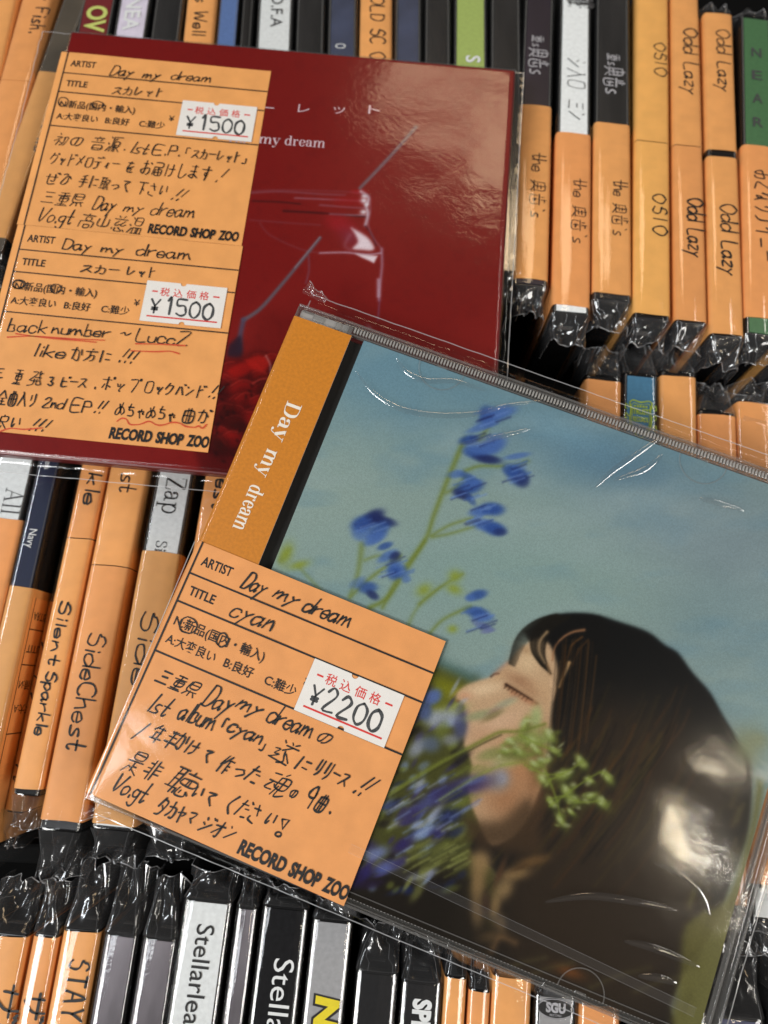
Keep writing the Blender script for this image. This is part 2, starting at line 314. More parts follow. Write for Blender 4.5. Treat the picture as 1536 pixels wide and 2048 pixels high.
def serif_text(mb, text, a, b, h, z, mat, up=None, stem=1.15, thin=.32):
    a = np.array(a, float); b = np.array(b, float); Ln = np.linalg.norm(b - a); ux = (b - a) / Ln
    uy = np.array([-ux[1], ux[0]]) if up is None else unit(up); tot = sum(SERIF[c][0] for c in text); kx = Ln / tot; ky = h / 7.5; x0 = 0; q = 0
    T = lambda x, y: a + ux * ((x0 + x) * kx) + uy * (y * ky)
    def poly(pts):
        nonlocal q
        q += 1; mb.face([(p[0], p[1], z + .002 * (q % 9)) for p in pts], mat)
    def strip(pts, wf):
        nonlocal q
        q += 1; pts = smooth_line(pts, 5) if len(pts) > 2 else pts; L = []; n = len(pts)
        for i, p in enumerate(pts):
            t = unit(np.array(pts[min(i + 1, n - 1)], float) - np.array(pts[max(i - 1, 0)], float)); w = wf(t, i / (n - 1)) * .5
            L.append((T(p[0] - t[1] * w, p[1] + t[0] * w), T(p[0] + t[1] * w, p[1] - t[0] * w)))
        zz = z + .002 * (q % 9); mb.grid([[(u[0], u[1], zz), (v[0], v[1], zz)] for u, v in L], mat)
    for c in text:
        w, parts = SERIF[c]
        for e in parts:
            if e[0] == 's': poly([T(e[1] - stem / 2, e[2]), T(e[1] + stem / 2, e[2]), T(e[1] + stem / 2, e[3]), T(e[1] - stem / 2, e[3])])
            elif e[0] == 'h': poly([T(e[1], e[3] - thin / 2), T(e[2], e[3] - thin / 2), T(e[2], e[3] + thin / 2), T(e[1], e[3] + thin / 2)])
            elif e[0] == 'n': strip(e[1], lambda t, s: thin + (stem - thin) * abs(t[1]) ** 1.6)
            elif e[0] == 't': strip(e[1], lambda t, s: thin)
            elif e[0] == 'd': strip([e[1], e[2]], lambda t, s: stem * 1.05)
            elif e[0] == 'b': poly([T(e[1] + .62 * math.cos(k * .785), e[2] + .62 * math.sin(k * .785)) for k in range(8)])
        x0 += w
_TC = {}
def type_mesh(text, bold=0.0):
    """printed lettering from Blender's built-in face -> (verts, faces, width) with capital height 1"""
    k = (text, bold)
    if k in _TC: return _TC[k]
    c = bpy.data.curves.new('t', 'FONT'); c.body = text; c.size = 1.0; c.offset = bold; c.resolution_u = 3
    o = bpy.data.objects.new('t', c); COL.objects.link(o)
    dg = bpy.context.evaluated_depsgraph_get(); me = bpy.data.meshes.new_from_object(o.evaluated_get(dg))
    v = [(p.co.x, p.co.y) for p in me.vertices]; f = [tuple(p.vertices) for p in me.polygons]
    bpy.data.objects.remove(o); bpy.data.curves.remove(c); bpy.data.meshes.remove(me)
    x0 = min(p[0] for p in v); x1 = max(p[0] for p in v)
    v = [((x - x0), y / 0.73) for x, y in v]
    _TC[k] = (v, f, x1 - x0); return _TC[k]
def type_on(mb, text, a, b, h, z, mat, bold=0.0, up=None, shear=0.0):
    """print text so that it fills a..b (local mm) with capital height h"""
    v, f, w = type_mesh(text, bold); a = np.array(a, float); b = np.array(b, float); Ln = np.linalg.norm(b - a); ux = (b - a) / Ln
    uy = np.array([-ux[1], ux[0]]) if up is None else unit(up)
    k = len(mb.v); mi = mb.mi(mat)
    for x, y in v:
        p = a + ux * (x / w * Ln + y * h * shear) + uy * (y * h); mb.v.append((p[0], p[1], z))
    for q in f: mb.f.append(tuple(k + i for i in q)); mb.m.append(mi)

G['¥'] = '0034 6034 3438 1555 1656'
# ------------------------------------------------------------------ numpy painter for the printed covers (flat print on the paper itself)
class Paint:
    def __init__(s, x, y, base):
        s.x = x; s.y = y; s.c = np.tile(np.array(base, float), (len(x), 1))
    def mix(s, a, col, idx=None):
        col = np.array(col, float)
        if idx is None: s.c += (col - s.c) * a[:, None]
        else: s.c[idx] += (col - s.c[idx]) * a[:, None]
    def near(s, x0, x1, y0, y1): return np.nonzero((s.x > x0) & (s.x < x1) & (s.y > y0) & (s.y < y1))[0]
    def blob(s, cx, cy, rx, ry, ang, col, al=1., p=2.0):
        r = max(rx, ry) * 2.2; i = s.near(cx - r, cx + r, cy - r, cy + r)
        if not len(i): return
        a = math.radians(ang); dx = s.x[i] - cx; dy = s.y[i] - cy
        u = (dx * math.cos(a) + dy * math.sin(a)) / rx; v = (-dx * math.sin(a) + dy * math.cos(a)) / ry
        s.mix(al * np.exp(-((u * u + v * v) ** (p / 2))), col, i)
    def stroke(s, pts, w, col, al=1., soft=1.5, w1=None):
        pts = np.array(smooth_line([tuple(p) for p in pts], 5), float); w1 = w if w1 is None else w1; m = max(w, w1) + soft * 2.5
        i = s.near(pts[:, 0].min() - m, pts[:, 0].max() + m, pts[:, 1].min() - m, pts[:, 1].max() + m)
        if not len(i): return
        X = s.x[i]; Y = s.y[i]; best = np.full(len(i), 1e9); n = len(pts) - 1
        for k in range(n):
            a = pts[k]; d = pts[k + 1] - a; L = d @ d + 1e-9
            t = np.clip(((X - a[0]) * d[0] + (Y - a[1]) * d[1]) / L, 0, 1)
            ww = (w + (w1 - w) * (k + t) / n) * .5
            best = np.minimum(best, np.hypot(X - a[0] - t * d[0], Y - a[1] - t * d[1]) - ww)
        s.mix(al / (1 + np.exp(np.clip(best / (soft * .45), -30, 30))), col, i)
    def poly(s, pts, col, al=1., soft=3., sm=True):
        pts = list(pts)
        if sm: pts = smooth_line(pts + [pts[0]], 4)[:-1]
        pts = np.array(pts, float); m = soft * 3
        i = s.near(pts[:, 0].min() - m, pts[:, 0].max() + m, pts[:, 1].min() - m, pts[:, 1].max() + m)
        if not len(i): return
        X = s.x[i]; Y = s.y[i]; ins = np.zeros(len(i), bool); best = np.full(len(i), 1e9); n = len(pts)
        for k in range(n):
            a = pts[k]; b = pts[(k + 1) % n]; d = b - a; L = d @ d + 1e-9
            t = np.clip(((X - a[0]) * d[0] + (Y - a[1]) * d[1]) / L, 0, 1)
            best = np.minimum(best, np.hypot(X - a[0] - t * d[0], Y - a[1] - t * d[1]))
            if a[1] != b[1]:
                c = ((a[1] > Y) != (b[1] > Y)) & (X < (b[0] - a[0]) * (Y - a[1]) / (b[1] - a[1]) + a[0]); ins ^= c
        sd = np.where(ins, -best, best)
        s.mix(al / (1 + np.exp(np.clip(sd / (soft * .4), -30, 30))), col, i)
def fbm(x, y, sc, seed, octv=3):
    """cheap value noise on a lattice"""
    rs = np.random.RandomState(seed); out = np.zeros(len(x)); amp = 1; tot = 0
    for o in range(octv):
        g = rs.rand(64, 64); u = x / sc * 2 ** o + 7.3 * o; v = y / sc * 2 ** o + 3.1 * o
        i = np.floor(u).astype(int); j = np.floor(v).astype(int); fu = u - i; fv = v - j; fu = fu * fu * (3 - 2 * fu); fv = fv * fv * (3 - 2 * fv)
        a = g[i % 64, j % 64]; b = g[(i + 1) % 64, j % 64]; c = g[i % 64, (j + 1) % 64]; d = g[(i + 1) % 64, (j + 1) % 64]
        out += amp * ((a * (1 - fu) + b * fu) * (1 - fv) + (c * (1 - fu) + d * fu) * fv); tot += amp; amp *= .5
    return out / tot
def printed_sheet(name, parent, frame, x0, x1, y0, y1, z, step, paintfn, rough, spec=0.5, coat=0.0):
    O, X, Y, Z = map(np.array, frame)
    nx = int(round((x1 - x0) / step)) + 1; ny = int(round((y0 - y1) / step)) + 1
    gx, gy = np.meshgrid(np.linspace(x0, x1, nx), np.linspace(y0, y1, ny)); gx = gx.ravel(); gy = gy.ravel()
    W = O + gx[:, None] * X + gy[:, None] * Y + z * Z; px_, py_ = pxs(W)
    c = paintfn(px_, py_)
    c = np.clip(c, 0, 255) / 255; c = np.where(c <= .04045, c / 12.92, ((c + .055) / 1.055) ** 2.4)
    me = bpy.data.meshes.new(name); V = np.stack([gx, gy, np.full(len(gx), z)], 1) * S
    i = np.arange(nx * ny).reshape(ny, nx); q = np.stack([i[1:, :-1], i[1:, 1:], i[:-1, 1:], i[:-1, :-1]], -1).reshape(-1, 4)
    me.vertices.add(len(V)); me.vertices.foreach_set('co', V.ravel()); me.loops.add(q.size); me.loops.foreach_set('vertex_index', q.ravel())
    me.polygons.add(len(q)); me.polygons.foreach_set('loop_start', np.arange(0, q.size, 4)); me.update(calc_edges=True)
    at = me.color_attributes.new('print', 'FLOAT_COLOR', 'POINT'); at.data.foreach_set('color', np.concatenate([c, np.ones((len(c), 1))], 1).ravel())
    m, nt, out = newmat(name + '_ink'); b = nt.nodes.new('ShaderNodeBsdfPrincipled'); nt.links.new(b.outputs[0], out.inputs[0])
    a = nt.nodes.new('ShaderNodeAttribute'); a.attribute_name = 'print'
    n = nt.nodes.new('ShaderNodeTexNoise'); n.inputs['Scale'].default_value = 2600; n.inputs['Detail'].default_value = 2; nt.links.new(texco(nt), n.inputs[0])
    mr = nt.nodes.new('ShaderNodeMapRange'); nt.links.new(n.outputs[0], mr.inputs[0]); mr.inputs[1].default_value = .3; mr.inputs[2].default_value = .7; mr.inputs[3].default_value = .91; mr.inputs[4].default_value = 1.09
    mx = nt.nodes.new('ShaderNodeVectorMath'); mx.operation = 'SCALE'; nt.links.new(a.outputs['Color'], mx.inputs[0]); nt.links.new(mr.outputs[0], mx.inputs['Scale'])
    nt.links.new(mx.outputs[0], b.inputs['Base Color']); b.inputs['Roughness'].default_value = rough; b.inputs['Specular IOR Level'].default_value = spec
    b.inputs['Coat Weight'].default_value = coat; b.inputs['Coat Roughness'].default_value = 0.12
    me.materials.append(m); o = bpy.data.objects.new(name, me); COL.objects.link(o); o.parent = parent; return o

# ------------------------------------------------------------------ the shop's orange price tag (part of the disc it is wrapped with)
def circle_px(c, rx, ry, n=16, rot=0., over=1.08, wob=0.06, seed=1):
    rnd = random.Random(seed); out = []
    for k in range(int(n * over) + 1):
        a = k / n * 2 * math.pi + 2; r = 1 + rnd.uniform(-wob, wob); u = rx * r * math.cos(a); v = ry * r * math.sin(a)
        out.append((c[0] + u * math.cos(rot) - v * math.sin(rot), c[1] + u * math.sin(rot) + v * math.cos(rot)))
    return out
def shop_tag(parent, pframe, loc, ang, hgt, wid, fold, price, lines, extra, red, circles, toloc, mat, sticker, label, pen):
    """loc: upper left corner of the ruled box, in the parent's mm; toloc(px) gives the tag's own mm"""
    mb = MB(); n = 14
    prof = [(-fold - .25, -2.6), (-fold - .22, -.8), (-fold, -.22), (-fold + .35, .0)] + [(-fold + .35 + (wid + fold - .35) * k / n, .0 + .05 * math.sin(k * .9)) for k in range(1, n + 1)]
    rows = []
    for j in range(13):
        y = .35 - (hgt + .35) * j / 12
        rows.append([(x, y, z + .03 * math.sin(j * 1.1 + x * .1)) for x, z in prof])
    mb.grid(rows[::-1], mat)
    mb.face([(p[0], p[1], p[2] - .22) for p in (rows[-1][3], rows[-1][-1])] + [rows[-1][-1], rows[-1][3]], mat)
    mb.face([rows[0][-1], rows[-1][-1]] + [(p[0], p[1], p[2] - .22) for p in (rows[-1][-1], rows[0][-1])], mat)
    t = mb.build('shop_tag', parent); t.location = [c * S for c in loc]; t.rotation_euler = (0, 0, ang); t['label'] = label
    Z0 = .13
    rl = MB(); lw = .17 if hgt < 59 else .21
    for y in (7.1 / 58.4, 13.8 / 58.4, 25.6 / 58.4):
        rl.box(0, wid, -y * hgt - lw, -y * hgt + lw, Z0 - .01, Z0 + .01, RULE)
    rl.box(-lw, lw, -hgt, .35, Z0 - .015, Z0 + .014, RULE); rl.build('ruled_lines', t)
    k = hgt / 58.4
    pt = MB()
    type_on(pt, 'ARTIST', (1.55 * k, -4.55 * k), (9.0 * k, -4.5 * k), 2.2 * k, Z0, PRINT, .022)
    type_on(pt, 'TITLE', (1.65 * k, -11.6 * k), (7.9 * k, -11.6 * k), 2.1 * k, Z0, PRINT, .022)
    type_on(pt, 'N:新品(国内・輸入)', (1.4 * k, -18.9 * k), (23.2 * k, -18.9 * k), 2.05 * k, Z0, PRINT, .009)
    type_on(pt, 'A:大変良い', (1.3 * k, -23.1 * k), (13.2 * k, -23.1 * k), 1.95 * k, Z0, PRINT, .009)
    type_on(pt, 'B:良好', (15.4 * k, -23.1 * k), (22.3 * k, -23.1 * k), 1.95 * k, Z0, PRINT, .009)
    type_on(pt, 'C:難少', (25.2 * k, -23.1 * k), (32.6 * k, -23.1 * k), 1.95 * k, Z0, PRINT, .009)
    type_on(pt, '¥', (33.3 * k, -20.4 * k), (34.9 * k, -20.4 * k), 1.9 * k, Z0, PRINT, .01)
    type_on(pt, 'RECORD', (33.9 * k, -57.2 * k), (44.6 * k, -57.2 * k), 2.95 * k, Z0, PRINT, .045, shear=.07)
    type_on(pt, 'SHOP', (45.6 * k, -57.2 * k), (52.4 * k, -57.2 * k), 2.95 * k, Z0, PRINT, .045, shear=.07)
    type_on(pt, 'ZOO', (53.4 * k, -57.2 * k), (58.9 * k, -57.2 * k), 2.95 * k, Z0, PRINT, .045, shear=.07)
    pt.build('printed_text', t)
    # handwriting
    hw = MB(); L2 = lambda p: np.array(toloc(*p))
    for i, (txt, a, b, h, sl) in enumerate(lines):
        write(hw, txt, L2(a), L2(b), h, Z0 + .03, INK, pen, slant=sl + .07, seed=i * 5 + len(lines), kanji=1.0, gap=1.3)
    for pts in extra: ribbon(hw, [L2(p) for p in pts], pen, Z0 + .03, INK)
    for j, (c, rx, ry, rot) in enumerate(circles): ribbon(hw, [L2(p) for p in circle_px(c, rx, ry, 16, rot, 1.1, .07, j)], pen * .8, Z0 + .04, INK)
    hw.build('handwriting', t)
    if red:
        rm = MB()
        for pts in red: ribbon(rm, [L2(p) for p in smooth_line(pts, 4)], .32, Z0 + .05, REDPEN)
        rm.build('red_pen_underline', t)
    # price sticker with its two half-round notches
    sx, sy, sw, sh = sticker; st = MB(); top = []; bot = []
    for c, lst in ((sx + sw * .455, top), (sx + sw * .52, bot)):
        r = sw * .037; lst.append((sx, 0)); lst += [(c - r * math.cos(a), r * math.sin(a)) for a in np.linspace(0, math.pi, 9)]; lst.append((sx + sw, 0))
    zt = Z0 + .10
    pts = [(x, sy - d, zt) for x, d in top]; ptb = [(x, sy - sh + d, zt) for x, d in bot]
    st.grid([ptb, pts], LABEL)
    for ring in (pts, ptb): st.grid([[(x, y, zt - .09) for x, y, z in ring], ring], LABEL)
    for e in (0, -1): st.face([pts[e], ptb[e], (ptb[e][0], ptb[e][1], zt - .09), (pts[e][0], pts[e][1], zt - .09)], LABEL)
    so = st.build('price_sticker', t); so['label'] = 'white price sticker reading ' + price
    pr = MB(); zz = zt + .03
    for i, ch in enumerate('税込価格'):
        x = sx + sw * (.185 + .163 * i); type_on(pr, ch, (x, sy - sh * .335), (x + sw * .118, sy - sh * .335), sh * .165, zz, RED, .008)
    for x0, x1 in ((.085, .155), (.845, .925)): pr.box(sx + sw * x0, sx + sw * x1, sy - sh * .27, sy - sh * .235, zz - .02, zz, RED)
    pr.box(sx + sw * .075, sx + sw * .945, sy - sh * .885, sy - sh * .85, zz - .02, zz, RED)
    pr.build('sticker_print', t)
    sp = MB(); n = len(price); rnd = random.Random(len(parent.name))
    for i, ch in enumerate(price):
        x = sx + sw * (.10 + .165 * i); dy = rnd.uniform(-.2, .2) - .1 * i
        hh = sh * (.40 if ch != '¥' else .36); base = sy - sh * .78 + dy; x += sw * .045 * (ch == '1')
        write(sp, 'ǀ' if ch == '1' else ch, (x, base), (x + sw * (.05 if ch == '1' else .11), base), hh, zz + .01, STAMP, sh * .05, slant=0, jit=.2, seed=i)
    sp.build('stamped_price', t)
    return t

# ------------------------------------------------------------------ standing discs
def frame_at(x, y, z, tilt=0., yaw=0.):
    """x right across the spine, y along it (towards the far end), z out of the spine"""
    cy_, sy_ = math.cos(yaw), math.sin(yaw); ct, s_ = math.cos(tilt), math.sin(tilt)
    X = np.array([cy_, sy_, 0]); Y = np.array([-sy_ * ct, cy_ * ct, s_]); return (np.array([x, y, z]), X, Y, np.cross(X, Y))
def wrapper(parent, w, L, eb, et, seed, rnd, name='wrapper'):
    """cellophane bag: tight over the spine, loose and creased past both ends (eb near end, et far end)"""
    ys = []
    if eb > 0: ys += list(-np.linspace(eb, .4, 9))
    ys += [0, .6, 2.5] + list(np.linspace(8, L - 8, 9)) + [L - 2.5, L - .6, L]
    if et > 0: ys += list(L + np.linspace(.4, et, 9))
    prof = [(-.35, -46), (-.32, -14), (-.3, -2.2), (-.12, -.35), (.45, .18), (1.3, .48), (w * .5, .72), (w - 1.3, .48), (w - .45, .18), (w + .12, -.35), (w + .3, -2.2), (w + .32, -14), (w + .35, -46)]
    dense = []
    for i in range(len(prof) - 1):
        a, b = prof[i], prof[i + 1]; n = 3 if 2 <= i <= 9 else 2
        for k in range(n): dense.append((a[0] + (b[0] - a[0]) * k / n, a[1] + (b[1] - a[1]) * k / n))
    dense.append(prof[-1])
    rows = []; fold = rnd.uniform(.25, .6); side = rnd.choice((-1, 1)) * rnd.uniform(.1, .5); tens = rnd.uniform(.12, .5)
    for y in ys:
        e = max(0, -y, y - L); E = eb if y < 0 else et; t = e / E if E else 0; row = []
        for (x, z) in dense:
            u = x / w; nz = mnoise.noise_vector(Vector((x * .35 + seed * 9, y * .22, z * .08 + seed)))
            am = .05 + .06 * min(e, 8)
            topness = max(0, 1 + z / 14) if z < 0 else 1
            if e > 0:
                c = w * (.5 + side * t)
                x2 = x + (c - x) * t * fold * topness
                z2 = z - e * tens * topness + (abs(u - .5) * 2) * 0 - topness * math.exp(-((u - .5 - side * .4) / .22) ** 2) * t * 2.4
                z2 += topness * 1.2 * math.sin(t * 7 + seed + u * 5) * t
            if e > 0 and z < -2: z2 = -2 + (z2 + 2) * (1 - .75 * min(1, t * 1.6))
            if e <= 0: x2, z2 = x, z + .12 * mnoise.noise(Vector((seed, y * .05, u * 2))) * (z > 0)
            row.append((x2 + nz[0] * am * .7, y + (nz[1] * .25 * e if e > 0 else 0), z2 + nz[2] * am * .8))
        rows.append(row)
    mb = MB(); n0 = 8 if eb > 0 else 0; nr = len(rows)
    mb.grid(rows, FILM, matf=lambda i: FILMC if (eb > 0 and i < 9) or (et > 0 and i >= nr - 10) else FILM)
    # the cut rim of the bag: whiter, hazier strips paint in its bright edge
    for r, on in ((rows[0], eb > 0), (rows[-1], et > 0)):
        if on:
            rr = [np.array(p) for p in r]
            for dv in ((0, .0, .12), (.1, .1, 0)):
                d = np.array(dv); mb.grid([[tuple(p - d) for p in rr], [tuple(p + d) for p in rr]], RIM)
    o = mb.build(name, parent, smooth=True)
    # fold lines of the closed ends: thin bright edges running from the corners of the case to the rim
    fm = MB(); nc = len(dense)
    for on, idx in ((eb > 0, list(range(0, 10))), (et > 0, list(range(nr - 10, nr)))):
        if not on: continue
        for c in (rnd.randint(7, 9), rnd.randint(12, 15), rnd.randint(19, 21)):
            sh = rnd.choice((-1, 0, 1)); pl = []
            for k, r in enumerate(idx):
                cc = max(5, min(nc - 6, c + int(sh * k * .35))); pl.append(np.array(rows[r][cc]) + np.array([0, 0, .05]))
            fm.grid([[tuple(p - (.04, 0, .03)) for p in pl], [tuple(p + (.04, 0, .03)) for p in pl]], CREASE)
    if fm.f: fm.build('wrapper_fold', parent, smooth=True)['kind'] = 'stuff'
    return o
_n = [0]
def disc(label, x0, x1, ynear, yfar, z, tilt=0., yaw=0., body='black', card=None, tag=None, tag2=None, orange=0, eb=8., et=8., texts=(), cat='CD', group=None, name='disc_case', rim=True):
    """one wrapped disc standing on edge, spine up; ynear/yfar = the ends of the spine towards and away from the camera"""
    _n[0] += 1; seed = _n[0]; rnd = random.Random(seed * 31)
    w = x1 - x0; L = (yfar - ynear) / math.cos(tilt)
    fr = frame_at(x0, ynear, z, tilt, yaw); t = thing(name, label, cat, fr, group)
    bm_ = {'black': BLACK, 'clear': SMOKE}.get(body, body)
    mb = MB()
    mb.box(.25, w - .25, 0, L, -138, -.35, BLACK if body == 'clear' else bm_, .45)
    if body == 'clear':
        mb.box(.2, w - .2, -.05, L + .05, -20, -.05, SHELL, .5)
    mb.build('case', t)
    if body in ('clear', 'black'):                                # hinge ridges and end lugs of the jewel case
        h = MB()
        for xx in (.55, w - .95): h.box(xx, xx + .3, .3, L - .3, -.34, -.02, EDGE, .1)
        for yy in (-.18, L - .5):
            h.box(w * .2, w * .8, yy, yy + .7, -9, -1.2, BLACK, .15); h.box(w * .3, w * .7, yy - .12, yy + .8, -7.5, -5.6, EDGE, .1)
        h.build('hinge', t)
    z_ = -.06
    if card is not None:
        c = MB(); m = card[0] if isinstance(card, tuple) else card; i = 1.1 if w > 8 else .5
        c.box(i, w - i, .8, L - .8, -.34, z_, m, .05); c.build('spine_card', t)
    def band(s0, s1, om, nm='orange_strip'):
        b = MB(); prof = [(-.12, -52), (-.1, -1.6), (.02, -.6), (.35, -.1), (1.0, .12), (w * .35, .2), (w * .65, .2), (w - 1., .12), (w - .35, -.1), (w - .02, -.6), (w + .1, -1.6), (w + .12, -52)]
        b.grid([[(x, y + .12 * math.sin(x * .5 + seed), zz) for x, zz in prof] for y in np.linspace(s0, s1, 5)], om)
        for y in (s0, s1):                                        # paper thickness at the cut ends
            b.grid([[(x, y + .12 * math.sin(x * .5 + seed), zz) for x, zz in prof], [(x * .97 + w * .015, y + .12 * math.sin(x * .5 + seed), zz - .18) for x, zz in prof]], om)
        return b.build(nm, t, smooth=True)
    if tag: band(tag[0], tag[1], ORANGE[orange % 5])
    if tag2: band(tag2[0], tag2[1], ORANGE[tag2[2] if len(tag2) > 2 else (orange + 1) % 5])
    for tx in texts:
        hw = MB(); pt = MB()
        kind, txt, s0, s1, xb, h, mat = tx[:7]; opt = tx[7] if len(tx) > 7 else {}
        zt = opt.get('z', .34 if mat is INK else .12)
        if kind == 'hand': write(hw, txt, (xb, s0), (xb, s1), h, zt, mat, opt.get('w', .45), up=(1, 0), slant=opt.get('slant', .05), seed=seed, jit=opt.get('jit', .3), gap=opt.get('gap', 1.4))
        elif kind == 'nib': serif_text(pt, txt, (xb, s0), (xb, s1), h, zt, mat, up=(1, 0), stem=.75, thin=.24)
        elif kind == 'type': type_on(pt, txt, (xb, s0), (xb, s1), h, zt, mat, opt.get('bold', 0), up=(1, 0))
        elif kind == 'up':                                        # letters upright, stacked along the spine
            for i, ch in enumerate(txt):
                yy = s0 + (s1 - s0) * i / (len(txt) - 1); type_on(pt, ch, (xb - h * .4, yy), (xb + h * .4, yy), h, zt, mat, opt.get('bold', 0), up=(0, 1))
        if hw.f: hw.build('handwriting', t)
        if pt.f: pt.build('printed_title', t)
    wrapper(t, w, L, eb, et, seed * 1.7, rnd)
    return t, fr, w, L

# ------------------------------------------------------------------ the bin
FLOORM = solid('black_bin_lining', (7, 7, 7), 0.9, 0.2, 60, 0.1, spec=.1)
PANELM = solid('black_bin_panel', (9, 9, 9), 0.85, 0.25, 25, 0.1, 300, spec=.15)
mb = MB(); mb.box(-700, 700, -700, 700, -156, -150, FLOORM); o = mb.build('bin_floor'); o['kind'] = 'structure'
for nm, lab, y0, yaw in (('bin_divider', 'black divider panel between the middle and the front row of discs', -46.5, .05), ('bin_divider', 'black divider panel between the back and the middle row of discs', 97.5, .0)):
    mb = MB(); mb.box(-260, 260, -1.2, 1.2, -120, 0, PANELM, .8); mb.box(-262, 262, -2.6, 2.6, -6, 1.6, PANELM, 1.0)
    o = mb.build(nm); o.location = (0, y0 * S, -42 * S); o.rotation_euler = (0, 0, yaw); o['label'] = lab; o['category'] = 'divider'

# ------------------------------------------------------------------ colours of the spines
C = lambda n, rgb, r=.35, **k: solid(n, rgb, r, **k)
WHITE = C('white_inlay', (238, 242, 242)); GREEN = C('green_inlay', (70, 112, 72)); OLIVE = C('light_green_inlay', (158, 178, 96))
MAROON = C('maroon_inlay', (112, 34, 36)); LILAC = C('pale_lilac_inlay', (214, 206, 222), var=.12, scale=300); BLUE = C('sky_blue_inlay', (92, 122, 178))
BLK = C('near_black_inlay', (20, 20, 22), .2, var=.3); PURPLE = C('blackish_purple_inlay', (36, 28, 42), var=.3, scale=120, stretch=(1, .15, 1)); TEAL = C('teal_inlay', (66, 118, 150)); NAVY = C('navy_inlay', (24, 32, 58))
SILVER = C('silver_inlay', (176, 176, 178), .3, metal=.3); CHROME = C('mirror_inlay', (128, 122, 128), .24, metal=.35, var=.7, scale=90, bump=.25, bscale=500, stretch=(1, .25, 1))  # mottling of the mirror inlay paints varied reflections into its colour
BROWN = C('brown_grey_inlay', (86, 76, 62), var=.25, scale=60); DKBLUE = C('dark_blue_inlay', (26, 36, 84)); GREYBLUE = C('grey_blue_inlay', (58, 66, 92), var=.3, scale=90)
WINK = solid('white_printing_ink', (224, 226, 226), .5, .03); GINK = solid('dark_grey_printing_ink', (66, 66, 68), .5, .05); YINK = solid('yellow_printing_ink', (226, 206, 30), .5, .05)
LINK = solid('lime_printing_ink', (196, 204, 110), .5, .05); LIME = solid('lime_emblem_ink', (168, 190, 40), .5, .08); SINK = solid('silver_printing_ink', (176, 174, 178), .5, .15)
YA, SA = 108., .07
def A_(x, y):                                                    # a photo point on the back row's slightly sloping spines
    r = ray(x, y); t = (-5 - SA * YA * -1 * -1 - D) / (r[2] + SA * r[1]) if False else (-5 + SA * YA - D) / (r[2] + SA * r[1])
    p = CAMP + r * t; return p[0], p[1]
def B_(x, y): p = P(x, y, -14.5); return p[0], p[1]
def C_(x, y): p = P(x, y, -11.5); return p[0], p[1]
TA = -math.atan(SA)
def rowA(label, a, b, endpx, bands=(), texts=(), body='black', card=None, xb=None, L=125., orange=0, eb=7., group='discs standing in the back row', dz=0.):
    """a, b: left and right border of the spine (photo points), endpx: photo y of the near end"""
    xa, ya = A_(*a); xb_, yb = A_(*b); yn = A_(b[0], endpx)[1]; yaw = 0
    if xb is not None:
        q = A_(xb, endpx); yaw = -math.atan2(xa - q[0], ya - q[1]); xa = q[0]; w = (xb_ - A_(*a)[0])
    else: w = xb_ - xa
    px0 = a[0]
    def s(py): return (A_(px0 + 30, py)[1] - yn) / math.cos(TA)
    bs = [(max(.5, s(q[1])), min(L - .5, s(q[0]))) + tuple(q[2:]) for q in bands]
    tx = [(t[0], t[1], s(t[2]), s(t[3])) + tuple(t[4:]) for t in texts]
    return disc(label, xa + .2, xa + w - .25, yn, yn + L * math.cos(TA), -5 - SA * (yn - YA) + dz, TA, yaw, body, card,
                bs[0] if bs else None, bs[1] if len(bs) > 1 else None, orange, eb, 6., tx, group=group)
rowA('plain orange disc leftmost in the back row, cut by the left edge', (-32, 20), (28, 20), 520, [(-60, 500)], xb=-150, orange=0)
rowA('orange disc at top left handwritten with a name ending in y Fish.', (35, 20), (98, 20), 500, [(166, 480), (-60, 165, 1)],
     [('hand', 'y Fish.', -8, 68, 5.2, 4.4, INK, {'w': .45, 'gap': 2.2})], xb=-98, orange=1)
rowA('dark topped disc with a dull orange strip handwritten OWEAK, left of the red sleeve', (103, 60), (156, 60), 520, [(147, 487)],
     [('hand', 'OWEAK', 217, 312, 4.2, 4.0, GINK, {'w': .5})], body='clear', card=BROWN, xb=-58, orange=4)
rowA('maroon spined disc with big pale yellow letters OV above the red sleeve', (157, 20), (229, 20), 500, (), [('type', 'OV', 12, 66, 2.6, 6.4, LINK, {'bold': .03})], card=MAROON, xb=60)
rowA('pale lilac marbled disc spine with white letters NEA, next to the maroon one', (231, 20), (301, 20), 500, (), [('type', 'NEA', -6, 62, 2.8, 5.0, WINK, {'bold': .02})], card=LILAC, xb=150)
rowA('clear jewel case with a dark brownish inlay left of the orange disc handwritten Well', (305, 20), (366, 20), 500, (), body='clear', card=DARK, xb=240)
rowA('orange disc handwritten ts Well behind the top edge of the red sleeve', (370, 20), (432, 20), 500, [(-60, 490)], [('hand', 'ts Well', -20, 72, 2.8, 4.0, INK, {'w': .45})], xb=318, orange=0)
rowA('thin sky blue disc spine behind the top of the red sleeve', (435, 20), (479, 20), 500, (), card=BLUE, xb=392, body='clear')
rowA('very thin dark disc squeezed between the blue spine and the white O.F.A spine', (481, 20), (509, 20), 500, (), card=DARK, xb=445)
rowA('white spined disc lettered O.F.A in thin grey capitals', (512, 20), (588, 20), 500, (), [('type', 'O.F.A', -12, 54, 4.4, 3.9, GINK)], card=WHITE, xb=484, body='clear')
rowA('clear jewel case with a nearly black inlay right of the white O.F.A spine', (591, 20), (651, 20), 520, (), card=DARK, xb=572, body='clear')
rowA('clear jewel case with a dark blue grey inlay left of the orange OLD SCH disc', (654, 20), (716, 20), 520, (), [('type', 'O', 88, 98, 2.6, 3.4, WINK)], card=GREYBLUE, xb=640, body='clear')
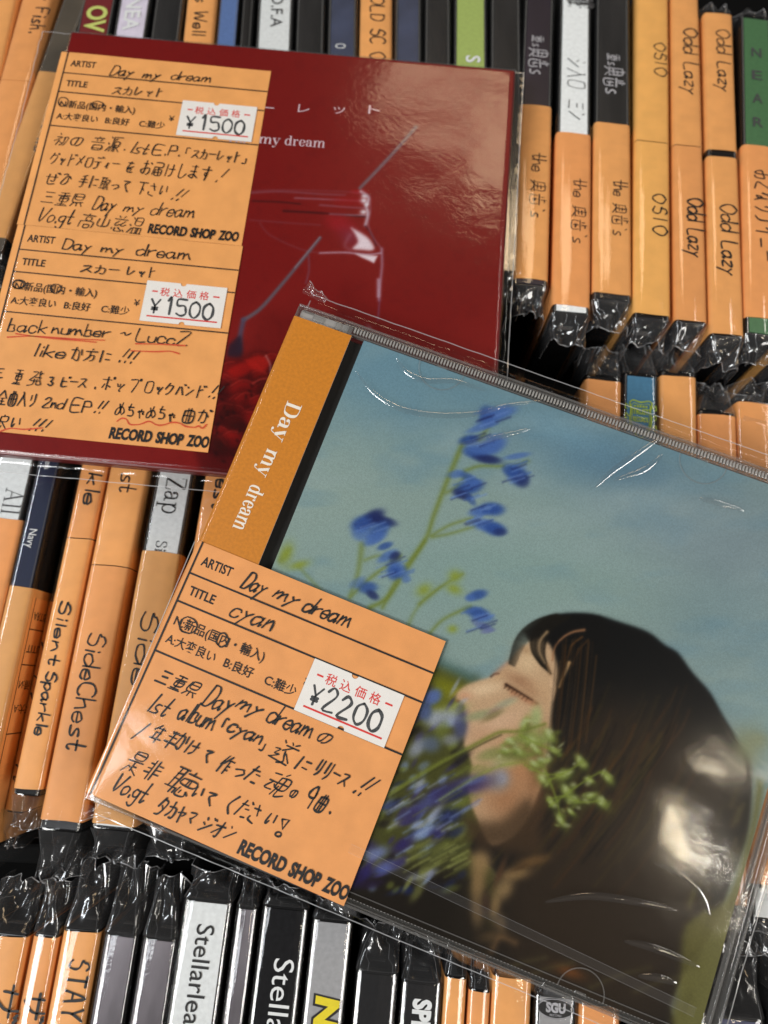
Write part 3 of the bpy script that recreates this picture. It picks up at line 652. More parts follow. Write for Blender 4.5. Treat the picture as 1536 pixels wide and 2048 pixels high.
rowA('orange disc handwritten OLD SCH behind the red sleeve', (719, 20), (785, 20), 520, [(-60, 500)], [('hand', 'OLD SCHO', -4, 122, 3.4, 4.4, INK, {'w': .45})], xb=708, orange=0)
rowA('clear jewel case with a slate inlay just right of the orange OLD SCH disc', (788, 20), (845, 20), 520, (), card=GREYBLUE, xb=780, body='clear')
rowA('clear jewel case with a black inlay just left of the light green spine', (848, 20), (903, 20), 520, (), card=DARK, xb=842, body='clear')
rowA('light green spined disc with a white letter S above the sleeve', (906, 20), (976, 20), 530, (), [('type', 'S', 112, 126, 4.0, 4.6, WINK, {'bold': .02}), ('type', 'TORY', 132, 200, 4.0, 4.6, WINK, {'bold': .02})][:1], card=OLIVE, xb=900)
rowA('clear jewel case with dark brown inlay just right of the light green spine', (980, 20), (1043, 20), 548, (), card=DARK, xb=976, body='clear')
OK = lambda a, b, xo, m: ('hand', 'the 奥歯\'s', a, b, xo, 3.9, m, {'w': .3, 'jit': .2, 'gap': 1.0})
rowA('purple black topped disc with orange strip, leftmost of the three marked 奥歯', (1047, 20), (1110, 20), 577, [(212, 560)],
     [OK(308, 436, 4.2, INK), ('hand', 'は奥歯s' if False else '奥歯s', 98, 148, 2.6, 5.6, SINK, {'w': .5, 'z': .1, 'jit': .5}), ('hand', '重s', 72, 94, 3.2, 3.2, SINK, {'w': .35, 'z': .1})], card=PURPLE, xb=1024)
rowA('silver white topped disc with slanting grey script above its orange strip', (1118, 20), (1185, 20), 632, [(267, 612)],
     [OK(358, 486, 5.2, INK), ('hand', 'シャOバミング' if False else 'シ入ロハ三ンガ', 118, 262, 3.2, 5.2, GINK, {'w': .28, 'z': .1, 'slant': .2}), ('type', '目錄', -8, 16, 3.2, 6.6, GINK, {'bold': .05})], card=WHITE, xb=1103, orange=3)
rowA('black topped disc with orange strip, rightmost of the three marked 奥歯', (1191, 20), (1260, 20), 606, [(247, 587)],
     [OK(360, 470, 5.6, INK), ('hand', '奥歯s', 134, 186, 3.4, 5.6, SINK, {'w': .5, 'z': .1, 'jit': .5}), ('hand', '重s', 108, 130, 4.0, 3.2, SINK, {'w': .35, 'z': .1})], card=DARK, xb=1184, body='clear', orange=0)
rowA('yellowish orange disc handwritten OSIO twice down its spine', (1273, 20), (1338, 20), 642, [(284, 628), (-60, 282, 2)],
     [('hand', 'OSIO', 388, 468, 5.2, 3.8, INK, {'w': .42, 'gap': 3}), ('hand', 'OSIO', 86, 150, 5.6, 3.6, INK, {'w': .35, 'gap': 2})], xb=1266, orange=2)
rowA('left one of the two orange Odd Lazy discs, its strips joined without gap', (1343, 20), (1399, 20), 648, [(292, 640), (-60, 290, 0)],
     [('hand', 'Odd Lazy', 397, 512, 3.8, 4.8, INK, {'w': .5}), ('hand', 'Odd Lazy', 58, 188, 3.6, 4.6, INK, {'w': .42})], xb=1350, orange=1)
rowA('right one of the two orange Odd Lazy discs, a dark gap between its strips', (1407, 20), (1466, 20), 676, [(313, 666), (6, 299, 0)],
     [('hand', 'Odd Lazy', 408, 548, 3.6, 4.8, INK, {'w': .5}), ('hand', 'Odd Lazy', 60, 182, 3.8, 4.4, INK, {'w': .42})], xb=1420, orange=0, L=121)
rowA('green disc spine lettered NEAR at the right edge, orange strip below', (1480, 30), (1544, 30), 672, [(290, 634)],
     [('up', 'NEAR', 112, 252, 4.8, 3.9, GINK, {'bold': .01}), ('hand', 'おとなりアイニー', 340, 520, 3.6, 5.6, INK, {'w': .5})], card=GREEN, xb=1490, orange=3, L=119)
rowA('orange wrapped disc partly cut by the right edge, beside the green NEAR spine', (1552, 30), (1622, 30), 700, [(6, 690)], xb=1575, orange=2, L=119)

def rowB(label, a, b, endpx, bands=(), texts=(), body='black', card=None, L=125., orange=0, eb=8., dz=0., far=True, **kw):
    (xa, ya), (xc, yc) = B_(*a), B_(*b); ym = (ya + yc) / 2; yn = B_((a[0] + b[0]) / 2, endpx)[1]
    ref = (a[0] + b[0]) / 2
    s = lambda py: B_(ref + (endpx - py) * kw.get('lean', .2), py)[1] - yn
    bs = [(max(.5, s(q[1])), min(L - .5, s(q[0]))) + tuple(q[2:]) for q in bands]
    tx = [(t[0], t[1], s(t[2]), s(t[3])) + tuple(t[4:]) for t in texts]
    return disc(label, xa + .2, xc - .25, yn, yn + L, -14.5 + dz, 0, kw.get('yaw', 0), body, card, bs[0] if bs else None, bs[1] if len(bs) > 1 else None, orange, eb, 7., tx, group='discs standing in the middle row')
def byw(label, x0, x1, yn, dz=0., bands=(), texts=(), **k):
    return disc(label, x0, x1, yn, yn + 125, -14.5 + dz, 0, 0, k.pop('body', 'black'), k.pop('card', None), bands[0] if bands else None, bands[1] if len(bands) > 1 else None, k.pop('orange', 0), k.pop('eb', 8.), 7., texts, group='discs standing in the middle row')
byw('white spined disc lettered All over an orange strip, leftmost in the middle row', -107.2, -96.6, -46, 0, [(.5, 80.6)], [('nib', 'All', 89, 81.6, 4.6, 5.0, GINK)], card=WHITE, body='clear', orange=3)
t, fr, w, L = byw('thin navy disc spine lettered Navy, orange tag down its side', -96.2, -89.9, -47, 0, [(1.5, 64.3)], [('type', 'Navy', 79.5, 74.5, 2.2, 2.2, WINK), ('type', 'species', 105, 96, 2.4, 1.6, WINK)], card=NAVY, orange=4)
sd = MB()                                                         # the tag wrapped down the side of this case
sd.box(w + .12, w + .22, 1.5, 62, -56, -1.0, ORANGE[0]); 
for k, (yy) in enumerate((54, 45, 28)): sd.box(w + .21, w + .25, yy - .15, yy + .15, -56, -2.2, RULE)
sd.box(w + .21, w + .25, 1.5, 62, -2.6, -2.3, RULE)
o = sd.build('side_tag', t)
sw = MB()
for txt, y0, y1, z0, h in (('ARTIST', 58.5, 60.5, -11, 2.4), ('TITLE', 50, 50.5, -12, 2.2), ('N:新品', 41, 38, -9, 2.2), ('A:大変', 35, 33, -13, 2.2)):
    v, f, tw = type_mesh(txt, .01); k = len(sw.v)
    for x, y in v: sw.v.append((w + .26, y0 - (y / 1.0) * h * 1.0 * .9, -3.2 - x / tw * 9))
    for q in f: sw.f.append(tuple(k + i for i in q)); sw.m.append(sw.mi(PRINT))
sw.build('side_print', t)
byw('thin black disc sunk between the navy spine and the Silent Sparkle disc', -89.4, -84.4, -38, -9, [(.6, 53)], [('hand', 'シフアニール', 42, 6, 1.0, 3.6, INK, {'w': .5})], card=DARK, orange=4)
rowB('narrow orange disc handwritten Silent Sparkle in bold pen', (24, 1575), (83, 1580), 1592, [(1079, 1578), (600, 1077, 1)],
     [('hand', 'Silent', 1205, 1330, 2.3, 2.8, INK, {'w': .42}), ('hand', 'Sparkle', 1345, 1470, 2.5, 2.9, INK, {'w': .42}), ('hand', 'kle', 950, 1010, 2.6, 3.8, INK, {'w': .5})], orange=0, lean=.235)
rowB('wide orange disc handwritten Side Chest in thin pen, strip sealed above a silver end', (76, 1643), (166, 1643), 1662, [(1134, 1642), (600, 1132, 0)],
     [('hand', 'SideChest', 1268, 1500, 3.2, 4.5, INK, {'w': .4}), ('hand', 'st', 950, 985, 3.6, 4.4, INK, {'w': .45})], orange=1, lean=.21, eb=11)
rowB('white spined disc printed Zap above an orange strip handwritten Side', (180, 1650), (272, 1650), 1660, [(1105, 1650)],
     [('nib', 'Zap', 955, 1030, 3.2, 5.4, PRINT), ('nib', 'Si', 1082, 1106, 3.4, 2.8, PRINT), ('hand', 'Side', 1225, 1370, 3.4, 4.0, INK, {'w': .42})], card=WHITE, body='clear', orange=4, lean=.19)
rowB('orange disc tucked under the upper left edge of the blue album', (292, 1650), (384, 1650), 1655, [(600, 1645)],
     [('hand', 'Chest', 915, 1020, 3.2, 4.4, INK, {'w': .5})], orange=1, lean=.17)
for (xa, xb_, xo) in ((-36.4, -26.2, 1), (-25.6, -15.2, 3), (-14.6, -4.2, 0)): pass
def farB(label, a, b, farpx, card=None, tag=None, body='black', orange=0, texts=()):
    (xa, ya), (xc, yc) = B_(*a), B_(*b); yf = (B_((a[0] + b[0]) / 2, farpx)[1]); L = 125.
    tx = [(t[0], t[1], L - t[2], L - t[3]) + tuple(t[4:]) for t in texts]
    return disc(label, xa + .15, xc - .15, yf - L, yf, -14.5, 0, 0, body, card, tag, None, orange, 8., 10., tx, group='discs standing in the middle row')
farB('plain orange disc left of the blue disc with the shield emblem', (1171, 772), (1244, 772), 752, tag=(.5, 123.6), orange=1)
tb = farB('blue spined disc with a lime shield emblem reading TRUST RECORDS', (1246, 760), (1318, 760), 748, card=TEAL)
farB('plain orange disc right of the blue disc with the shield emblem', (1321, 760), (1394, 760), 744, tag=(.5, 123.6), orange=0)
farB('darker orange disc directly left of the white spine beyond the album', (1397, 835), (1474, 835), 822, tag=(.5, 123.8), orange=3)
farB('white spined disc at the right edge beyond the blue album', (1477, 860), (1545, 860), 845, card=WHITE, body='clear')
# emblem on the blue spine: outlined shield with scrolls and two words
root, fr, w, L = tb; em = MB(); cy0 = L - 13.5; cx = w / 2
sh = [(-3.1, 4.6), (-2.2, 5.4), (0, 4.9), (2.2, 5.4), (3.1, 4.6), (2.7, 2.5), (3.0, 0), (2.4, -3.2), (0, -5.6), (-2.4, -3.2), (-3.0, 0), (-2.7, 2.5), (-3.1, 4.6)]
for k, ww in ((1.0, .34), (.84, .16)): ribbon(em, smooth_line([(cx + x * k, cy0 + y * k) for x, y in sh], 3), ww, .1, LIME)
for sg in (-1, 1):
    for yy in (3.2, .4, -2.6): ribbon(em, smooth_line([(cx + sg * 3.2, cy0 + yy), (cx + sg * 4.1, cy0 + yy + 1.0), (cx + sg * 4.3, cy0 + yy - .3), (cx + sg * 3.7, cy0 + yy - .5)], 4), .22, .1, LIME)
type_on(em, 'TRUST', (cx - 2.2, cy0 + 1.3), (cx + 2.2, cy0 + 1.3), 1.7, .11, LIME, .03)
type_on(em, 'RECORDS', (cx - 2.1, cy0 - .9), (cx + 2.1, cy0 - .9), 1.5, .11, LIME, .02)
for k in range(5): em.box(cx - 1.9 + k * .8, cx - 1.4 + k * .8, cy0 + 3.3, cy0 + 3.9, .09, .11, LIME)
for k in range(4): ribbon(em, [(cx - 3.4 + k * .5, cy0 - 6.3 - k * .5), (cx + 3.4 - k * .5, cy0 - 6.3 - k * .5)], .14, .1, LIME)
em.build('shield_emblem', root)
# disc ends and a dark cap showing right of the album, low in the photo
(xa, ya), (xc, yc) = B_(1500, 1800), B_(1580, 1800)
disc('orange disc at the lower right edge beside the blue album, pale end cap', xa, xa + 10.2, ya + 2, ya + 127, -14.5, 0, 0, 'black', WHITE, (1.6, 124.5), None, 1, 9., 7., (), group='discs standing in the middle row')

def rowC(label, a, b, toppx, tag=None, card=None, body='black', orange=0, texts=(), et=10., inset=True, L=125.):
    (xa, ya), (xc, yc) = C_(a, toppx), C_(b, toppx); yf = C_((a + b) / 2, toppx)[1]
    s = lambda py: L - (yf - C_((a + b) / 2, py)[1])
    tx = [(t[0], t[1], s(t[2]), s(t[3])) + tuple(t[4:]) for t in texts]
    return disc(label, xa + .15, xc - .2, yf - L, yf, -11.5, 0, 0, body, card, tag, None, orange, 8., et, tx, group='discs standing in the front row')
TG = (.5, 124.2)
rowC('black cased disc at the lower left, mostly cut off by the left edge', -138, -44, 1880, card=BLK, body='clear', et=7)
rowC('orange disc glaring white with reflected light, leftmost in the front row', -40, 58, 1864, TG, orange=0, texts=[('hand', 'ザ', 1965, 2040, 6.6, 5.2, INK, {'w': .6})])
rowC('narrow orange disc handwritten ザ, second from the left in the front row', 66, 119, 1866, TG, orange=1, texts=[('hand', 'ザ', 1985, 2044, 1.4, 4.6, INK, {'w': .6}), ('hand', 'が', 2050, 2090, 1.4, 4.6, INK, {'w': .6})])
rowC('orange disc handwritten STAY in the front row', 126, 202, 1856, TG, orange=0, texts=[('hand', 'STAY', 1920, 2040, 3.0, 4.6, INK, {'w': .45, 'gap': 3})], et=13)
rowC('mirror like dark disc spine just right of the orange STAY disc', 207, 279, 1866, card=CHROME, body='clear', et=13)
rowC('mirror like dark disc spine just left of the white Stellarleap spine', 283, 357, 1874, card=CHROME, body='clear', et=12)
rowC('white spined disc lettered Stellarleap in black', 366, 468, 1798, card=WHITE, body='clear', texts=[('type', 'Stellarleap', 1850, 2082, 4.0, 4.2, PRINT, {'z': .1})], et=6)
rowC('narrow reflective clear case between the Stellarleap and the Stella spines', 472, 518, 1812, card=CHROME, body='clear', et=6)
rowC('black spined disc lettered Stella in white', 524, 620, 1812, card=BLK, texts=[('type', 'Stellarl', 1918, 2110, 4.2, 4.8, WINK)], et=4)
ne = rowC('silver spined disc with yellow black-edged letters NE', 624, 708, 1838, card=SILVER, et=4)
rowC('plain black wrapped disc between the silver NE spine and the SPI spine', 712, 799, 1942, card=BLK, body='clear', et=9)
rowC('black spined disc lettered SPI in white capitals', 803, 887, 1962, card=BLK, body='clear', texts=[('type', 'SPI', 1998, 2052, 3.0, 4.0, WINK, {'bold': .05})], et=8)
rowC('thin orange disc just right of the black SPI spine', 890, 936, 1950, TG, orange=0)
rowC('thin orange disc with its black end showing, under the album\'s lower edge', 938, 983, 1976, TG, orange=1)
rowC('orange disc left of the silver one with the oval emblem', 986, 1066, 1948, TG, orange=0)
sg = rowC('silver spined disc with a black oval emblem reading SGU', 1069, 1156, 1988, card=SILVER, body='clear', et=5)
rowC('orange disc right of the silver one with the oval emblem', 1160, 1242, 2004, TG, orange=3)
rowC('plain black disc under the lower right corner of the blue album', 1330, 1420, 2020, card=DARK, body='clear')
rowC('dark blue spined disc at the bottom right, its bag rising to a point', 1433, 1532, 2034, card=DKBLUE, body='clear', et=14)
rowC('black cased disc cut by the lower right corner of the photo', 1540, 1620, 1985, card=DARK, body='clear', et=12)
root, fr, w, L = ne; em = MB()
sN = L - 18.5
type_on(em, 'NEO', (2.9, sN + 3.2), (2.9, sN - 14.0), 5.2, .08, PRINT, .11, up=(1, 0), shear=.12); type_on(em, 'NEO', (3.0, sN + 2.9), (3.0, sN - 13.8), 5.0, .14, YINK, .055, up=(1, 0), shear=.12)
em.build('yellow_lettering', root)
root, fr, w, L = sg; em = MB()
n = 28; cx, cy0 = w / 2, L - 2.9
ring = [(cx + 4.2 * math.cos(k / n * 2 * math.pi), cy0 + 2.0 * math.sin(k / n * 2 * math.pi), .06) for k in range(n)]
em.face(ring, PRINT); ribbon(em, [(p[0] * .96 + cx * .04, p[1] * .94 + cy0 * .06) for p in ring + ring[:1]], .14, .1, SINK)
type_on(em, 'SGU', (cx - 2.2, cy0 - .7), (cx + 2.2, cy0 - .7), 1.9, .11, SINK, .05); type_on(em, 'RECORD', (cx - 1.3, cy0 - 1.5), (cx + 1.3, cy0 - 1.5), .45, .11, SINK)
type_on(em, '45', (cx - .8, cy0 - 9.5), (cx + 1.6, cy0 - 9.5), 2.2, .08, PRINT, .03)
em.build('oval_emblem', root)

# ------------------------------------------------------------------ red paper sleeve with two tags
RX = unit([1, .006, 0]); RY = np.array([-RX[1], RX[0], 0]); RZ = np.array([0, 0, 1.])
SF = (np.array([-107.2, 177.9, 0.]), RX, RY, RZ)
sleeve = thing('paper_sleeve', 'dark red paper sleeve album with two orange price tags, in a clear bag', 'CD', SF)
def red_art(x, y):
    base = (112, 18, 17); p = Paint(x, y, base)
    n = fbm(x, y, 240, 3); p.mix(np.clip((n - .45) * 1.4, 0, .5), (126, 32, 28)); p.mix(np.clip((fbm(x, y, 14, 5) - .5) * .5, 0, .2), (84, 12, 16))
    for pts, w_, c, a in (([(500, 386), (560, 383), (640, 388), (690, 390)], 3, (128, 84, 100), .6), ([(505, 402), (560, 404), (600, 408)], 2.5, (40, 8, 12), .7),
                          ([(567, 422), (640, 426), (730, 433)], 3, (38, 8, 14), .8), ([(590, 396), (660, 399), (728, 402)], 2.5, (150, 110, 128), .7),
                          ([(640, 410), (690, 414), (730, 416)], 2.2, (140, 100, 118), .7), ([(660, 428), (700, 430), (735, 430)], 2.2, (170, 140, 155), .7)): p.stroke(pts, w_, c, a, 2)
    p.blob(700, 402, 34, 11, 0, (140, 18, 22), .6, 3); p.blob(680, 448, 32, 18, 20, (150, 22, 32), .65, 3); p.blob(700, 474, 26, 18, 40, (120, 40, 56), .7); p.blob(716, 384, 18, 5, 0, (160, 20, 26), .6, 3)
    p.stroke([(722, 383), (737, 396), (733, 412), (736, 428), (731, 450)], 5, (196, 190, 204), .85, 3)
    for q in ((728, 401, 7, 6), (727, 424, 7, 5), (733, 409, 5, 4), (729, 392, 6, 4)): p.blob(*q, 0, (214, 208, 216), .9)
    p.poly([(703, 456), (722, 466), (738, 478), (748, 495), (742, 501), (726, 500), (706, 497), (716, 482)], (222, 208, 216), .95, 4)
    p.stroke([(731, 452), (744, 470), (752, 490)], 2.5, (60, 16, 30), .8, 2)
    p.stroke([(640, 506), (690, 505), (735, 509), (762, 506)], 3, (176, 150, 168), .85, 2); p.poly([(712, 508), (755, 512), (748, 526), (740, 522), (722, 514)], (222, 210, 218), .95, 2.5, False)
    p.stroke([(763, 498), (764, 530), (760, 570), (758, 600)], 4, (160, 128, 150), .8, 3); p.stroke([(757, 560), (757, 592)], 6, (176, 150, 170), .8, 3); p.stroke([(759, 600), (756, 640)], 3, (110, 70, 100), .7, 2)
    for q in ([(498, 384), (540, 380), (620, 381), (700, 384), (734, 390)], [(500, 440), (580, 446), (640, 450)], [(520, 446), (540, 470), (600, 498), (640, 506)]): p.stroke(q, 2.2, (120, 70, 84), .45, 2)
    p.stroke([(738, 392), (741, 420), (736, 446), (746, 474), (765, 500)], 2.5, (150, 110, 126), .55, 2); p.stroke([(700, 470), (690, 490), (700, 500)], 5, (150, 96, 110), .5, 5)
    p.stroke([(617, 512), (618, 540), (612, 566)], 3, (110, 70, 88), .7, 2)
    p.stroke([(640, 476), (600, 525), (560, 573), (520, 618), (487, 640)], 6, (92, 80, 90), .95, 2.2, 8); p.stroke([(640, 474), (590, 535)], 2, (150, 140, 148), .5, 1.5)
    p.stroke([(487, 640), (481, 668), (478, 700)], 10, (74, 64, 84), .9, 3); p.poly([(458, 690), (480, 672), (486, 700), (480, 716), (455, 712)], (40, 24, 38), .95, 5)
    p.stroke([(832, 254), (790, 302), (750, 345), (720, 376)], 8, (106, 88, 96), .95, 2.2, 6)
    rs = np.random.RandomState(4)
    p.poly([(440, 722), (480, 716), (535, 712), (545, 740), (560, 780), (540, 930), (400, 940), (400, 730)], (78, 8, 10), .9, 8)
    for k in range(34):                                            # layered petals: dark base, lit crescent, thin bright rim
        cx, cy = rs.uniform(425, 545), 725 + 205 * k / 34 + rs.uniform(-12, 12); r = rs.uniform(16, 30); an = rs.uniform(-50, 50); t = math.radians(an)
        if k % 3 == 0: cx = rs.uniform(490, 545)
        p.blob(cx, cy + 5, r * 1.2, r * .8, an, (44, 3, 6), .85, 3.2); br = rs.uniform(.45, 1)
        p.blob(cx, cy - 1, r, r * .6, an, (int(160 * br), int(22 * br), int(18 * br)), .85, 3.4); p.blob(cx + 4, cy + 5, r * .7, r * .4, an, (int(96 * br), 8, 8), .7, 3)
        p.stroke([(cx - r * .8 * math.cos(t), cy - r * .8 * math.sin(t) - r * .3), (cx, cy - r * .62), (cx + r * .8 * math.cos(t), cy + r * .8 * math.sin(t) - r * .3)], 1.6, (196, 66, 54), .45 * br, 1.6)
    for q in (([(452, 742), (480, 726), (508, 724), (500, 744), (470, 756)], (150, 18, 14)), ([(490, 720), (518, 710), (538, 724), (530, 742), (506, 738)], (172, 26, 20))): p.poly(q[0], q[1], .85, 5)
    p.stroke([(532, 712), (540, 728), (541, 745)], 3, (200, 150, 150), .6, 2); p.stroke([(504, 768), (520, 759), (535, 757)], 3, (190, 70, 60), .6, 2)
    for k in range(30): cx, cy = rs.uniform(430, 540), rs.uniform(760, 925); p.blob(cx, cy, 5, 3, rs.uniform(0, 180), (30, 2, 4), .6)
    return p.c
mb = MB(); mb.box(0, 130.4, -130, 0, -3.4, -.06, C('dark_red_card_edge', (98, 22, 24), .35), .5); mb.build('card_sleeve', sleeve)
printed_sheet('cover_print', sleeve, SF, .5, 129.9, -.5, -129.5, 0, .3, red_art, .35, .2)
tt = MB(); LS = lambda x, y: np.array([(P(x, y) - SF[0]) @ RX, (P(x, y) - SF[0]) @ RY])
PINK = solid('pale_pink_printing_ink', (200, 172, 180), .5, .05)
for ch, x in zip('スカーレット', (405, 470, 535, 606, 677, 747)):
    a = LS(x - 11, 228 - (606 - x) * .02 - 4); type_on(tt, ch, a, a + np.array([3.3, 0]), 2.6, .05, PINK)
serif_text(tt, 'Day', LS(455, 285), LS(513, 289), 3.2, .05, PINK)
serif_text(tt, 'my', LS(516, 286), LS(560, 290), 3.2, .05, PINK)
serif_text(tt, 'dream', LS(568, 290), LS(650, 296), 3.2, .05, PINK)
tt.build('cover_title', sleeve)
def tag_on_sleeve(A, Hh, price, lines, red, circles, mat, label, pen, zo):
    l = np.array([(np.array(A) - SF[0]) @ RX, (np.array(A) - SF[0]) @ RY]); ang = -.0075
    ca, sa = math.cos(ang), math.sin(ang)
    def toloc(x, y):
        q = LS(x, y) - l; return q[0] * ca + q[1] * sa, -q[0] * sa + q[1] * ca
    return shop_tag(sleeve, SF, (l[0], l[1], zo), ang, Hh, 59.1, 2.15, price, lines, [], red, circles, toloc, mat, (35.7, -12.7, 21.3, 11.8), label, pen)
c1 = [('Day', (217, 151), (262, 155), 3.5, .3), ('my', (284, 157), (315, 160), 2.9, .35), ('dream', (341, 160), (420, 166), 3.2, .3), ('スカレット', (224, 190), (328, 194), 2.7, .15),
      ('初の', (106, 289), (168, 293), 3.6, .15), ('音源', (179, 297), (240, 303), 3.9, .1), ('.', (247, 302), (249, 302), 3, 0), ('1st', (259, 306), (292, 310), 3.7, .3), ('E.P.', (304, 310), (357, 314), 3.2, .1), ('「スカーレット」', (366, 316), (497, 327), 3.1, .1),
      ('グッドメロディー', (98, 327), (237, 341), 3.3, .12), ('を', (250, 343), (268, 345), 3.2, .1), ('お届けします', (280, 347), (420, 361), 3.9, .1), ('!', (427, 364), (432, 365), 4.6, .35),
      ('ぜひ', (88, 368), (144, 372), 3.3, .1), ('手に取って', (155, 373), (259, 384), 3.6, .12), ('下さい', (272, 387), (334, 395), 3.5, .1), ('!!', (339, 399), (354, 402), 4.3, .45),
      ('三重県', (82, 406), (166, 413), 3.6, .12), ('Day', (182, 419), (226, 424), 4.4, .3), ('my', (246, 423), (281, 427), 3., .3), ('dream', (300, 430), (386, 437), 4.2, .3),
      ('Vo.gt', (73, 443), (140, 450), 4.4, .3), ('高山慈温', (157, 452), (282, 467), 4.0, .15)]
tag_on_sleeve([-106.3, 169.9, 0], 57.4, '¥1500', c1, [], [((127, 205), 10, 9, 0), ((196, 211), 12, 7, 0)], ORANGE[0], 'orange tag nearer the top edge of the sleeve, black writing only', .33, .12)
c2 = [('Day', (122, 499), (180, 505), 3.2, .05), ('my', (202, 505), (243, 510), 2.8, .05), ('dream', (272, 512), (380, 522), 3.5, .05), ('スカー', (162, 546), (240, 552), 2.5, .0), ('レット', (253, 552), (314, 556), 2.5, 0),
      ('back', (16, 663), (91, 669), 3.6, .05), ('number', (104, 668), (219, 677), 3.3, .05), ('~', (241, 676), (261, 677), 2.6, 0), ('LuccZ', (272, 684), (375, 693), 3.5, .05),
      ('like', (66, 713), (128, 719), 3.5, .1), ('か方に', (139, 719), (224, 726), 3.2, .05), ('!!!', (234, 725), (260, 729), 4., .3),
      ('三', (-12, 757), (8, 758), 2.6, .05), ('重', (26, 767), (43, 769), 3.6, .05), ('発', (56, 770), (84, 773), 3.5, .1), ('3', (96, 772), (105, 773), 2.6, 0), ('ピース', (121, 774), (173, 778), 2.7, .05), ('.', (189, 779), (191, 779), 3.6, 0),
      ('ポップ', (202, 778), (277, 786), 3.3, .05), ('ロックバンド', (288, 785), (408, 797), 3.0, .1), ('!!', (412, 796), (427, 799), 3.6, .3),
      ('全曲入り', (-4, 807), (73, 814), 3.2, .05), ('2nd', (86, 815), (127, 819), 2.8, .15), ('EP', (141, 824), (178, 827), 3.3, .05), ('!!', (186, 826), (199, 828), 3.4, .3), ('めちゃめちゃ', (231, 831), (352, 843), 3.1, .05),
      ('曲が', (363, 842), (420, 847), 3.2, .05), ('良い', (-8, 856), (42, 861), 3.0, .05), ('!!!', (54, 860), (84, 864), 3.2, .3)]
r2 = [[(16, 676), (70, 674), (140, 679), (210, 682)], [(33, 669), (90, 677), (150, 682), (193, 686)], [(272, 689), (320, 690), (372, 693)], [(263, 703), (310, 705), (340, 704), (359, 709)],
      [(0, 865), (22, 858), (50, 860), (86, 857)], [(235, 844), (244, 838), (254, 840), (261, 850), (280, 850), (299, 844), (314, 851), (328, 851), (345, 846), (361, 848), (372, 854), (390, 856), (398, 853), (405, 858), (414, 850)]]
tag_on_sleeve([-105.98, 111.96, 0], 58.4, '¥1500', c2, r2, [((39, 570), 12.8, 8.6, 0), ((38, 571), 11, 8, 0), ((113, 579), 11, 9, 0)], ORANGE[0], 'orange tag nearer the bottom edge of the sleeve, with red pen underlines', .36, .30)
# its bag
def flat_bag(parent, x0, x1, y0, y1, nx, ny, hf, name='wrapper', mat=None, rimw=.22):
    """one loose clear sheet over a flat thing; hf(x, y) = height in mm"""
    mb = MB(); rows = []
    for j in range(ny + 1):
        y = y0 + (y1 - y0) * j / ny; rows.append([(x0 + (x1 - x0) * i / nx, y, hf(x0 + (x1 - x0) * i / nx, y)) for i in range(nx + 1)])
    mb.grid(rows, mat or FILM)
    for r, d in ((rows[0], (0, rimw, 0)), (rows[-1], (0, -rimw, 0))):
        mb.grid([[tuple(np.array(p) + (0, 0, .06)) for p in r], [tuple(np.array(p) + np.array(d) + (0, 0, .06)) for p in r]], RIM)
    for c, d in ((0, (rimw, 0, 0)), (-1, (-rimw, 0, 0))):
        r = [row[c] for row in rows]; mb.grid([[tuple(np.array(p) + (0, 0, .06)) for p in r], [tuple(np.array(p) + np.array(d) + (0, 0, .06)) for p in r]], RIM)
    return mb.build(name, parent, smooth=True)
nz = lambda x, y, s, k=0.: mnoise.noise(Vector((x / s + k, y / s - k, k)))
def hred(x, y):
    e = min(x + .5, 130.9 - x, .5 - y, y + 130.5)             # distance inside the card
    h = .75 + .45 * nz(x, y, 38, 3) + .05 * nz(x, y, 9, 5) + .035 * math.exp(-((x - 122) / 9) ** 2) * nz(x, y * 1.8, 6, 9)
    if e < 1.2: h = -1.9 + (h + 1.9) * max(0, min(1, (e + .4) / 1.6)) ** .5 if e > -.4 else -1.9 + .5 * nz(x, y, 4, 2)
    if x < 0 and y > -12: h += 1.1 * abs(nz(x, y, 2.5, 7))
    return h
flat_bag(sleeve, -9.5, 133.2, -134.2, .9, 150, 140, hred, mat=FILMS)

# ------------------------------------------------------------------ blue album in a jewel case
l0, l1, t0, t1 = PC(600, 608), PC(182, 1594), PC(728, 681), PC(1536, 967)
vx = unit(unit(t1 - t0) + unit(np.cross(MW, -unit(l1 - l0)) * (-1))); vx = unit(vx - MW * (vx @ MW)); vy = np.cross(MW, vx)
CF = (l0, vx, vy, MW)
album = thing('jewel_case_album', 'blue sky album in a clear jewel case with ochre strip and orange price tag', 'CD', CF)
LC = lambda x, y: np.array([(PC(x, y) - l0) @ vx, (PC(x, y) - l0) @ vy])
tray = MB(); tray.box(13.6, 139.2, -120.9, -3.6, -8.6, -2.2, solid('dark_grey_tray', (46, 45, 43), .3, .1, 200), .5); tray.box(.6, 13.4, -123.4, -3.4, -9.2, -1.4, BLACK, .5); tray.build('tray', album)
base = MB()
base.grid([[(.3, -124.2, -10.0), (141.6, -124.2, -10.0)], [(.3, -.3, -10.0), (141.6, -.3, -10.0)]], SHELL)
for a, b in (((.3, -.3), (141.6, -.3)), ((.3, -124.2), (141.6, -124.2)), ((141.6, -.3), (141.6, -124.2)), ((.3, -.3), (.3, -124.2))):
    base.grid([[(a[0], a[1], -10.0), (b[0], b[1], -10.0)], [(a[0], a[1], -3.2), (b[0], b[1], -3.2)]], EDGE)
base.build('case_bottom', album)
lid = MB(); zl = .42
lid.face([(.1, -124.4, zl), (141.9, -124.4, zl), (141.9, -.1, zl), (.1, -.1, zl)], LID)
